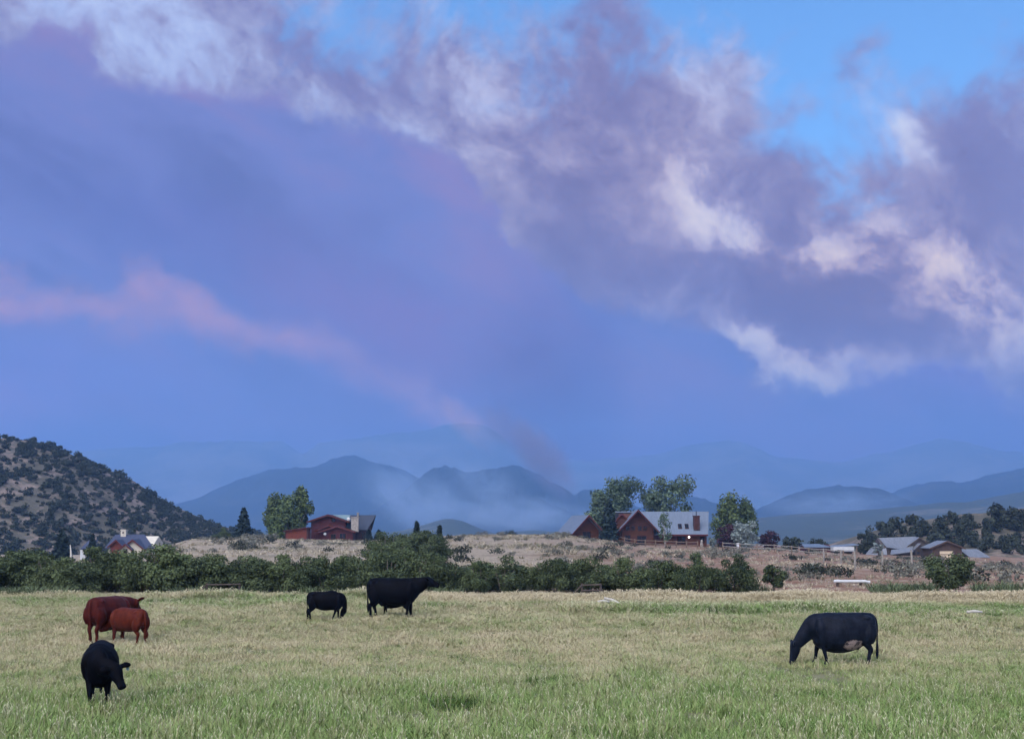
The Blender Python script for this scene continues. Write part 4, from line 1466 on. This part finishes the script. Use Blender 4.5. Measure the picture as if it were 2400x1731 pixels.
    me = new_mesh('tmp', v, f)
    o = bpy.data.objects.new('tmp', me)
    COL.objects.link(o)
    md = o.modifiers.new('r', 'REMESH')
    md.mode = 'VOXEL'
    md.voxel_size = voxel
    sm = o.modifiers.new('s', 'SMOOTH')
    sm.iterations = 4
    sm.factor = 0.5
    dg = bpy.context.evaluated_depsgraph_get()
    out = bpy.data.meshes.new_from_object(o.evaluated_get(dg))
    bpy.data.objects.remove(o)
    bpy.data.meshes.remove(me)
    out.polygons.foreach_set('use_smooth', [True] * len(out.polygons))
    return out


def hide(name, dark, light, sheen=0.25, patch=None, rough=0.5):
    def build(n, b):
        tc = n.new('ShaderNodeTexCoord')
        mp = n.new('ShaderNodeMapping')
        mp.inputs['Scale'].default_value = (2.0, 2.0, 1.0)
        n.t.links.new(tc.outputs['Object'], mp.inputs[0])
        f = n.noise(mp.outputs[0], 3.0, 6.0, 0.65)
        col = n.ramp(f, [(0.35, (*dark, 1)), (0.7, (*light, 1))])
        h = n.noise(tc.outputs['Object'], 60.0, 3.0, 0.6)
        bump(n, b, h, 0.25, 0.01)
        if patch:
            (cx, cy, cz), (rx, ry, rz), c1 = patch
            x, y, z = n.sep(tc.outputs['Object'])
            q = n.add(n.add(n.m('POWER', n.mul(n.sub(x, cx), 1 / rx), 2.0), n.m('POWER', n.mul(n.sub(z, cz), 1 / rz), 2.0)), n.m('POWER', n.mul(n.sub(y, cy), 1 / ry), 2.0))
            nn = n.noise(tc.outputs['Object'], 7.0, 4.0, 0.6)
            msk = n.smooth(n.add(q, n.mul(n.sub(nn, 0.5), 2.2)), 1.25, 0.55)
            spots = n.smooth(n.noise(tc.outputs['Object'], 9.0, 3.0), 0.50, 0.62)
            col = n.mix(n.mul(msk, n.m('SUBTRACT', 1.0, n.mul(spots, 0.8))), col, (*c1, 1))
        b.inputs['Sheen Weight'].default_value = sheen
        b.inputs['Sheen Roughness'].default_value = 0.5
        return col
    return material(name, build, rough, 0.05)


M_BLACK = hide('black_hide', (0.0008, 0.0009, 0.002), (0.002, 0.0024, 0.006), 0.0, rough=0.7)
M_BLUEBLACK = hide('blue_black_hide', (0.002, 0.004, 0.009), (0.010, 0.013, 0.025), 0.02, patch=((-0.34, 0.27, 0.53), (0.27, 0.35, 0.14), (0.30, 0.235, 0.225)))
M_REDHIDE = hide('red_hide', (0.032, 0.0045, 0.004), (0.072, 0.011, 0.008), 0.02)
M_REDCALF = hide('red_calf_hide', (0.045, 0.007, 0.004), (0.092, 0.017, 0.009), 0.02)
M_TAG = mottled('ear_tag', (0.62, 0.62, 0.58), (0.72, 0.72, 0.68), 5.0, 0.5)
M_BLUETAG = mottled('blue_ear_tag', (0.12, 0.22, 0.28), (0.16, 0.27, 0.34), 5.0, 0.5)

GRAZE = dict(neck=[(0.75, 0, 1.00, 0.17, 0.28), (0.98, 0, 0.80, 0.135, 0.22), (1.17, 0, 0.60, 0.115, 0.165), (1.27, 0, 0.49, 0.10, 0.12)],
             head=[(1.27, 0, 0.56), (1.40, 0, 0.02)], head_up=(1, 0, 0.3), ear=(0.24, 0.03, -0.04))
ALERT = dict(neck=[(0.75, 0, 1.06, 0.17, 0.31), (0.98, 0, 1.13, 0.135, 0.245), (1.15, 0, 1.20, 0.115, 0.19), (1.24, 0, 1.22, 0.10, 0.14)],
             head=[(1.20, 0, 1.27), (1.68, 0, 1.08)], head_up=(0, 0, 1), ear=(0.22, 0.02, -0.05))


def cow(name, label, cat, px, py, Y, heading, size, pose, mat, voxel=0.02, lx=0.88):
    me = cow_body(pose, voxel)
    me.name = 'body'
    me.materials.append(mat)
    x = (px - 1200) * Y / F_PX
    root = thing(name, label, cat, (x, Y, ground_z(x, Y) - 0.02), heading)
    o = link('body', me, root)
    o.scale = (size * lx, size, size)
    for sy, q in pose['ears'].items():
        root['_ear%d' % sy] = (q.x * size * lx, q.y * size, q.z * size)
    return root


def ear_tag(root, at, size, mat, rot=(0, 0, 0)):
    o = mesh_obj('ear_tag', box_verts((-0.035 * size, -0.004, -0.045 * size), (0.035 * size, 0.004, 0.045 * size)), BOX_FACES, mat, root)
    o.location = root['_ear%d' % at]
    for sy in (-1, 1):
        del root['_ear%d' % sy]
    o.rotation_euler = rot
    return o


# grazing cow on the right, facing left
p = dict(GRAZE, belly=0.15, fat=1.10, udder=True, tail=0.10, steps={('f', 1): -0.12, ('f', -1): 0.16, ('h', 1): 0.05, ('h', -1): -0.05})
cow('black_cow', 'blue black cow grazing with pale patch on belly at the right', 'cow', 1957, 1553, 38.2, math.radians(178), 1.06, p, M_BLUEBLACK)
# standing cow, facing right
p = dict(ALERT, belly=0.03, fat=1.08, udder=True, tail=0.03, steps={('f', 1): 0.05, ('f', -1): -0.07, ('h', 1): 0.06, ('h', -1): -0.08})
cow('black_cow', 'black cow standing side on with raised head before the hedgerow', 'cow', 929, 1445, 53.4, math.radians(-3), 1.13, p, M_BLACK)
# calf mostly hidden behind the standing cow
p = dict(GRAZE, steps={('f', 1): 0.1, ('h', 1): -0.06}, neck=[(0.75, 0, 1.02, 0.13, 0.2), (0.98, 0, 0.95, 0.11, 0.15), (1.15, 0, 0.9, 0.10, 0.12), (1.24, 0, 0.86, 0.09, 0.10)], head=[(1.22, 0, 0.9), (1.6, 0, 0.78)], head_up=(0, 0, 1))
cow('black_calf', 'black calf hidden behind the standing black cow, only its legs showing', 'calf', 927, 1441, 54.8, math.radians(176), 0.66, p, M_BLACK, 0.03)
# black calf with lowered head left of the standing cow
p = dict(GRAZE, arch=0.05, belly=0.03, steps={('h', 1): -0.22, ('h', -1): -0.06, ('f', 1): 0.05, ('f', -1): -0.22},
         neck=[(0.76, 0.02, 0.98, 0.15, 0.25), (0.90, 0.06, 0.74, 0.12, 0.17), (0.94, 0.12, 0.55, 0.10, 0.12), (0.90, 0.15, 0.48, 0.09, 0.10)],
         head=[(0.92, 0.15, 0.52), (0.72, 0.22, 0.10)], head_up=(1, 0, 0.4))
cow('black_calf', 'small black calf with lowered head left of the standing black cow', 'calf', 772, 1449, 52.4, math.radians(4), 0.79, p, M_BLACK)
# red cow seen from behind at an angle, looking away right
p = dict(ALERT, belly=0.12, fat=1.08, udder=True, steps={('h', 1): 0.10, ('h', -1): -0.08, ('f', 1): 0.04, ('f', -1): -0.06},
         neck=[(0.78, 0, 1.04, 0.16, 0.28), (1.00, -0.04, 1.08, 0.13, 0.21), (1.18, -0.08, 1.09, 0.11, 0.16), (1.25, -0.10, 1.10, 0.10, 0.12)],
         head=[(1.22, -0.10, 1.12), (1.58, -0.08, 0.88)], ear=(0.24, 0.10, -0.03))
cow('red_cow', 'dark red cow standing turned away, nursing a calf at the left', 'cow', 268, 1500, 45.6, math.radians(71), 1.10, p, M_REDHIDE)
# red calf nursing, head under the cow's belly
p = dict(GRAZE, arch=0.03, steps={('h', 1): 0.04, ('h', -1): -0.10, ('f', 1): 0.05, ('f', -1): -0.10},
         neck=[(0.76, 0, 0.98, 0.15, 0.23), (0.96, 0, 0.80, 0.12, 0.17), (1.12, 0.03, 0.68, 0.10, 0.12), (1.20, 0.05, 0.64, 0.09, 0.10)],
         head=[(1.16, 0.05, 0.68), (1.52, 0.12, 0.50)], head_up=(0, 0, 1), ear=(0.24, -0.06, -0.1))
c_ = cow('red_calf', 'red brown calf nursing under the red cow', 'calf', 312, 1498, 44.7, math.radians(147), 0.86, p, M_REDCALF)
ear_tag(c_, 1, 1.0, M_TAG, (0, 0, math.radians(15)))
# young black steer in front, facing us, head low and turned right
p = dict(GRAZE, belly=0.05, fat=1.0, steps={('f', 1): -0.05, ('f', -1): 0.10, ('h', 1): 0.10, ('h', -1): -0.06},
         neck=[(0.78, 0.02, 1.00, 0.17, 0.26), (0.98, 0.10, 0.92, 0.13, 0.20), (1.10, 0.24, 0.90, 0.11, 0.16), (1.14, 0.32, 0.88, 0.10, 0.13)],
         head=[(1.13, 0.31, 0.90), (1.34, 0.50, 0.50)], head_up=(1, 0.5, 0.8), ear=(0.27, -0.01, 0.0))
c_ = cow('black_steer', 'young black steer facing the camera with lowered head in front', 'steer', 251, 1654, 29.3, math.radians(-76), 0.98, p, M_BLACK)
ear_tag(c_, -1, 0.8, M_BLUETAG, (0, 0, math.radians(66)))

for o in list(COL.objects):
    for k_ in ('_ear-1', '_ear1'):
        if k_ in o.keys():
            del o[k_]

# ---------------------------------------------------------------- grass
def mat_grass(name, tip_tan=0.0, seed_head=False):
    def build(n, b):
        g = n.new('ShaderNodeNewGeometry')
        pos = g.outputs['Position']
        x, y, z = n.sep(pos)
        flat = n.comb(x, n.mul(y, 0.55), 0.0)
        big = n.noise(flat, 0.13, 5.0, 0.6)
        mid = n.noise(flat, 0.75, 4.0, 0.6)
        rnd = g.outputs['Random Per Island']
        # greenness by distance band, broken up by patches
        yy = n.linmap(n.add(y, n.mul(n.sub(big, 0.5), 20.0)), 20.0, 70.0)
        band = n.curve(yy, [(0.0, 0.92), (0.16, 0.88), (0.28, 0.68), (0.40, 0.42), (0.52, 0.28), (0.62, 0.42), (0.74, 0.36), (0.84, 0.72), (0.90, 0.30), (1.0, 0.25)])
        gr = n.add(band, n.add(n.mul(n.sub(mid, 0.5), 1.7), n.mul(n.sub(rnd, 0.5), 0.6)))
        gr = n.add(gr, n.smooth(x, -2.0, 12.0, 0.0, 0.10))
        wob = n.add(y, n.mul(n.sub(big, 0.5), 5.0))
        pale_strip = n.mul(n.smooth(wob, 60.0, 62.5), n.smooth(x, -9.0, 0.0))
        gr = n.sub(gr, n.mul(pale_strip, 0.75))
        weeds = n.mul(n.mul(n.smooth(wob, 54.5, 56.0), n.smooth(wob, 60.0, 58.0)), n.smooth(x, 2.0, 7.0))
        gr = n.add(gr, n.mul(weeds, 0.55))
        green = n.mix(rnd, (0.092, 0.165, 0.036, 1), (0.235, 0.325, 0.115, 1))
        tan = n.mix(rnd, (0.38, 0.32, 0.20, 1), (0.57, 0.49, 0.325, 1))
        olive = n.mix(rnd, (0.22, 0.235, 0.105, 1), (0.40, 0.395, 0.205, 1))
        c = n.mix(n.smooth(gr, 0.15, 0.45), tan, olive)
        c = n.mix(n.smooth(gr, 0.38, 1.0), c, green)
        lush = n.noise(flat, 0.42, 3.0, 0.6)
        c = n.mix(n.mul(n.smooth(lush, 0.60, 0.68), n.smooth(gr, 0.1, 0.6)), c, n.mix(rnd, (0.035, 0.075, 0.014, 1), (0.09, 0.15, 0.035, 1)))
        if seed_head:
            c = n.mix(0.55, c, n.mix(rnd, (0.40, 0.35, 0.25, 1), (0.60, 0.55, 0.43, 1)))
        return c
    return material(name, build, 0.8, 0.15)


M_GRASS = mat_grass('field_grass')
M_SEED = mat_grass('grass_seed_head', seed_head=True)


def blade(base, d, L, wd, bend, rng, segs=3):
    """one bent blade: strip of quads tapering to a point"""
    side = Vector((-d.y, d.x, 0))
    V, Fc = [], []
    for i in range(segs + 1):
        t = i / segs
        c = base + Vector((d.x * bend * t * t * L, d.y * bend * t * t * L, L * (t - 0.25 * bend * t * t)))
        ww = wd * (1 - t) ** 0.7 * 0.5
        if i < segs:
            V += [c - side * ww, c + side * ww]
        else:
            V += [c]
    for i in range(segs - 1):
        Fc.append((2 * i, 2 * i + 1, 2 * i + 3, 2 * i + 2))
    Fc.append((2 * segs - 2, 2 * segs - 1, 2 * segs))
    return V, Fc


def tuft(name, n, L, wd, spread, bend, mat, rng, heads=0):
    geo = []
    for k in range(n):
        a = rng.random() * 6.283
        r = spread * math.sqrt(rng.random())
        b2 = a + rng.normal() * 0.8
        geo.append(blade(Vector((r * math.cos(a), r * math.sin(a), -0.03)), Vector((math.cos(b2), math.sin(b2), 0)), L * (0.55 + 0.6 * rng.random()), wd, bend * (0.4 + rng.random()), rng))
    v, f = join_geo(geo)
    me = new_mesh(name, v, f, mat)
    if heads:
        me.materials.append(M_SEED)
        geo2 = []
        hv, hf = list(v), list(f)
        n0 = len(f)
        for k in range(heads):
            a = rng.random() * 6.283
            r = spread * rng.random()
            x, y = r * math.cos(a), r * math.sin(a)
            lx, ly = rng.normal() * 0.10, rng.normal() * 0.10
            H = L * (1.0 + 0.4 * rng.random())
            st = [(x, y, 0), (x + lx * 0.5 * H, y + ly * 0.5 * H, H * 0.55), (x + lx * 1.1 * H, y + ly * 1.1 * H, H * 0.86)]
            geo2.append(tube_geo(st, [0.0035, 0.003, 0.003], 3))
            e = (x + lx * 1.5 * H, y + ly * 1.5 * H, H)
            geo2.append(tube_geo([st[2], ((st[2][0] + e[0]) / 2, (st[2][1] + e[1]) / 2, H * 0.93), e], [0.003, 0.008, 0.002], 4))
        v2, f2 = join_geo(geo2)
        off = len(hv)
        me2 = bpy.data.meshes.new(name)
        me2.from_pydata([tuple(q) for q in hv + v2], [], hf + [tuple(i + off for i in q) for q in f2])
        me2.materials.append(mat)
        me2.materials.append(M_SEED)
        me2.polygons.foreach_set('material_index', [0] * n0 + [1] * len(f2))
        me2.update()
        me = me2
    return me


def scatter(name, pts, scl, rot, idx, meshes, label, cat):
    col = bpy.data.collections.new(name + '_kinds')
    for i, me in enumerate(meshes):
        col.objects.link(bpy.data.objects.new('%s_kind_%02d' % (name, i), me))
    me = bpy.data.meshes.new(name)
    me.vertices.add(len(pts))
    me.vertices.foreach_set('co', np.asarray(pts, dtype=np.float32).ravel())
    for nm, typ, arr, key in (('scl', 'FLOAT_VECTOR', scl, 'vector'), ('rot', 'FLOAT_VECTOR', rot, 'vector'), ('idx', 'INT', idx, 'value')):
        at = me.attributes.new(nm, typ, 'POINT')
        at.data.foreach_set(key, np.ascontiguousarray(arr, dtype=np.int32 if typ == 'INT' else np.float32).ravel())
    o = link(name, me)
    ng = bpy.data.node_groups.new(name, 'GeometryNodeTree')
    ng.interface.new_socket('Geometry', in_out='INPUT', socket_type='NodeSocketGeometry')
    ng.interface.new_socket('Geometry', in_out='OUTPUT', socket_type='NodeSocketGeometry')
    gi, go = ng.nodes.new('NodeGroupInput'), ng.nodes.new('NodeGroupOutput')
    ci = ng.nodes.new('GeometryNodeCollectionInfo')
    ci.inputs['Collection'].default_value = col
    ci.inputs['Separate Children'].default_value = True
    ci.inputs['Reset Children'].default_value = True
    ip = ng.nodes.new('GeometryNodeInstanceOnPoints')
    ip.inputs['Pick Instance'].default_value = True

    def named(nm, typ):
        a = ng.nodes.new('GeometryNodeInputNamedAttribute')
        a.data_type = typ
        a.inputs['Name'].default_value = nm
        return a.outputs['Attribute']
    L = ng.links.new
    L(gi.outputs[0], ip.inputs['Points'])
    L(ci.outputs[0], ip.inputs['Instance'])
    L(named('idx', 'INT'), ip.inputs['Instance Index'])
    L(named('rot', 'FLOAT_VECTOR'), ip.inputs['Rotation'])
    L(named('scl', 'FLOAT_VECTOR'), ip.inputs['Scale'])
    L(ip.outputs[0], go.inputs[0])
    md = o.modifiers.new('scatter', 'NODES')
    md.node_group = ng
    tag(o, label, cat, kind='stuff')
    return o


rg = np.random.default_rng(77)
KINDS = [tuft('grass_tuft', 15, 0.34, 0.016, 0.13, 0.55, M_GRASS, rg) for _ in range(5)] + [tuft('grass_tuft', 11, 0.33, 0.014, 0.13, 0.5, M_GRASS, rg, heads=2) for _ in range(4)] + [tuft('grass_tuft', 12, 0.30, 0.022, 0.15, 0.9, M_GRASS, rg) for _ in range(3)]


def field_points(n, y0, y1):
    Y = np.sqrt(y0 ** 2 + (y1 ** 2 - y0 ** 2) * rg.random(n))
    X = (rg.random(n) * 2 - 1) * (0.40 * Y + 4.0)
    Zg = np.array([ground_z(a, b) for a, b in zip(X, Y)])
    return np.stack([X, Y, Zg], 1)


def hnoise(p, s, seed):
    return np.array([mnoise.noise(Vector((a[0] * s, a[1] * s * 0.6, seed))) for a in p])


N_GRASS = 105000
pts = field_points(N_GRASS, 19.0, 67.5)
tramp = hnoise(pts, 0.33, 31.0)
pts = pts[(tramp < 0.5) | (rg.random(len(pts)) < 0.25)]
lump = hnoise(pts, 0.5, 1.0)
tall = hnoise(pts, 0.18, 4.0)
near = np.clip((38 - pts[:, 1]) / 12, 0, 1)
s = 0.40 + 0.20 * lump + 0.16 * tall + 0.36 * near + 0.10 * rg.random(len(pts))
# taller weeds in a strip before the hedge
strip = np.exp(-((pts[:, 1] - 65.5) / 1.6) ** 2) * np.clip(hnoise(pts, 0.25, 9.0) + 0.25, 0, 1) + 0.8 * np.exp(-((pts[:, 1] - 57.5) / 1.8) ** 2) * np.clip(hnoise(pts, 0.22, 15.0) + 0.1, 0, 1) * (pts[:, 0] > 2)
s = np.clip(s + 0.8 * strip, 0.2, 2.2)
far_w = 1.35 + np.clip((pts[:, 1] - 30) / 30, 0, 1) * 1.5      # wider clumps where single blades are finer than a pixel
scl = np.stack([s * far_w, s * far_w, s], 1)
rot = np.stack([rg.normal(size=len(pts)) * 0.10, rg.normal(size=len(pts)) * 0.10, rg.random(len(pts)) * 6.283], 1)
idx = np.where(rg.random(len(pts)) < 0.32 - 0.06 * near, 5 + rg.integers(0, 4, len(pts)), np.where(rg.random(len(pts)) < 0.7, rg.integers(0, 5, len(pts)), 9 + rg.integers(0, 3, len(pts))))
scatter('grass', pts, scl, rot, idx, KINDS, 'long green and tan grass covering the pasture', 'grass')

# dry bunch grass on the mesa
def mat_dry():
    def build(n, b):
        g = n.new('ShaderNodeNewGeometry')
        rnd = g.outputs['Random Per Island']
        big = n.noise(g.outputs['Position'], 0.05, 4.0, 0.6)
        dry = n.mix(rnd, (0.26, 0.22, 0.16, 1), (0.46, 0.41, 0.32, 1))
        wn = n.mix(rnd, (0.10, 0.10, 0.06, 1), (0.2, 0.19, 0.13, 1))
        return n.mix(n.smooth(big, 0.48, 0.62), dry, wn)
    return material('dry_grass', build, 0.85, 0.1)


M_DRY = mat_dry()
DRYK = [tuft('dry_tuft', 14, 0.32, 0.035, 0.22, 0.6, M_DRY, rg) for _ in range(4)]
n = 14000
Y = 70 + 170 * rg.random(n) ** 1.3
X = (rg.random(n) * 2 - 1) * (0.40 * Y + 3)
pp = np.stack([X, Y, np.array([ground_z(a, b) for a, b in zip(X, Y)])], 1)
keep = hnoise(pp, 0.07, 22.0) + np.where(pp[:, 0] / pp[:, 1] > 0.08, 0.12, 0.45) > rg.random(n) * 0.9
pp = pp[keep]
m = len(pp)
ss = (0.7 + 0.7 * rg.random(m))[:, None] * np.ones((1, 3))
ss[:, :2] *= (1 + pp[:, 1:2] / 150)
ss *= np.clip(pp[:, 1:2] / 130, 0.45, 1.0)
scatter('dry_grass', pp, ss, np.stack([np.zeros(m), np.zeros(m), rg.random(m) * 6.283], 1), rg.integers(0, 4, m), DRYK, 'sparse dry bunch grass on the mesa beyond the hedgerow', 'grass')

# rank green weeds at the foot of the red slope and along the hedge
M_WEED = mottled('weed_leaf', (0.05, 0.075, 0.035), (0.13, 0.16, 0.085), 1.5, 0.8, world=True)
WEEDK = [tuft('weed_tuft', 16, 0.55, 0.05, 0.25, 0.7, M_WEED, rg) for _ in range(4)]
wp = []
for (p0, p1, y0, y1, k_) in [(2030, 2180, 69.5, 75, 170), (2270, 2400, 71, 76, 60), (1700, 1800, 70, 72, 60), (-40, 170, 66.5, 68.5, 220), (420, 500, 66.5, 68.0, 110), (560, 1080, 67, 68.5, 120)]:
    for _ in range(k_):
        Y = y0 + (y1 - y0) * rg.random()
        q = place(p0 + (p1 - p0) * rg.random(), Y)
        wp.append(tuple(q))
wp = np.array(wp)
m = len(wp)
sw = (0.25 + 0.85 * rg.random(m) ** 1.6)[:, None] * np.array([[1.3, 1.3, 1.0]])
scatter('weeds', wp, sw, np.stack([np.zeros(m), np.zeros(m), rg.random(m) * 6.283], 1), rg.integers(0, 4, m), WEEDK, 'rank green weeds along the field edge and foot of the red slope', 'weeds')
HAZE_COLOR = (0.215, 0.425, 0.85, 1.0)
HAZE_DENSITY = 2.07e-4


# ---------------------------------------------------------------- haze
hm = bpy.data.materials.new('haze')
hm.use_nodes = True
hm.node_tree.nodes.clear()
ho = hm.node_tree.nodes.new('ShaderNodeOutputMaterial')
hv = hm.node_tree.nodes.new('ShaderNodeVolumePrincipled')
hv.inputs['Color'].default_value = HAZE_COLOR
hv.inputs['Density'].default_value = HAZE_DENSITY
hv.inputs['Anisotropy'].default_value = 0.0
hm.node_tree.links.new(hv.outputs[0], ho.inputs['Volume'])
hz = mesh_obj('haze', box_verts((-11000, -150, -22), (11000, 9900, 718)), BOX_FACES, hm)
hz['kind'] = 'stuff'

# ---- smoke drifting off the fire in the valleys
def smoke(label, px, py, Y, rpx, rpy, ry, dens, color, rot=0.0, scale=1.5, thr=0.36):
    m = bpy.data.materials.new('smoke')
    m.use_nodes = True
    m.node_tree.nodes.clear()
    n = NT(m.node_tree)
    tc = n.new('ShaderNodeTexCoord').outputs['Object']
    ln = n.new('ShaderNodeVectorMath')
    ln.operation = 'LENGTH'
    n.t.links.new(tc, ln.inputs[0])
    fall = n.smooth(ln.outputs['Value'], 1.0, 0.15)
    nz = n.noise(tc, scale, 4.0, 0.6, 0.6)
    d = n.mul(n.mul(fall, n.smooth(nz, thr, thr + 0.3)), dens)
    v = n.new('ShaderNodeVolumePrincipled')
    v.inputs['Color'].default_value = color
    n.put(v.inputs['Density'], d)
    out = n.new('ShaderNodeOutputMaterial')
    n.t.links.new(v.outputs[0], out.inputs['Volume'])
    k = Y / F_PX
    o = globe('smoke', (0, 0, 0), 1.0, m, None)
    o.location = P(px, py, Y)
    o.scale = (rpx * k, ry, rpy * k)
    o.rotation_euler = (0, rot, 0)
    tag(o, label, 'smoke', kind='stuff')


SMOKE_PALE = (0.55, 0.72, 1.0, 1)
SMOKE_MAUVE = (0.40, 0.32, 0.42, 1)
SMOKE_GLOW = (0.85, 0.60, 0.66, 1)  # warm glow near the horizon, put into the colour of the smoke
smoke('pale smoke lying in the valley left of the burning shoulder', 1000, 1182, 3225, 220, 100, 285, 0.00533, SMOKE_PALE, 0.5)
smoke('pale smoke bank in the valley below the burning shoulder', 1240, 1206, 2925, 250, 60, 225, 0.00600, SMOKE_PALE, 0.1)
smoke('thin smoke wisp across the face of the centre mountain', 1150, 1140, 3120, 150, 70, 225, 0.00300, SMOKE_PALE, 0.6)
smoke('pale smoke in the valley at the right', 1960, 1180, 3225, 220, 45, 225, 0.00467, SMOKE_PALE, 0.0)
smoke('dark mauve smoke column rising off the burning shoulder', 1275, 1075, 3600, 130, 62, 260, 0.011, SMOKE_MAUVE, 0.95, 1.6, 0.32)
smoke('mauve smoke thinning out above the column', 1200, 1010, 3650, 130, 60, 240, 0.006, SMOKE_MAUVE, 0.7, 1.6, 0.34)
smoke('smoke with the warm pink glow tinted in, left of the column', 1090, 985, 3700, 120, 45, 220, 0.005, SMOKE_GLOW, 0.8, 1.5, 0.34)
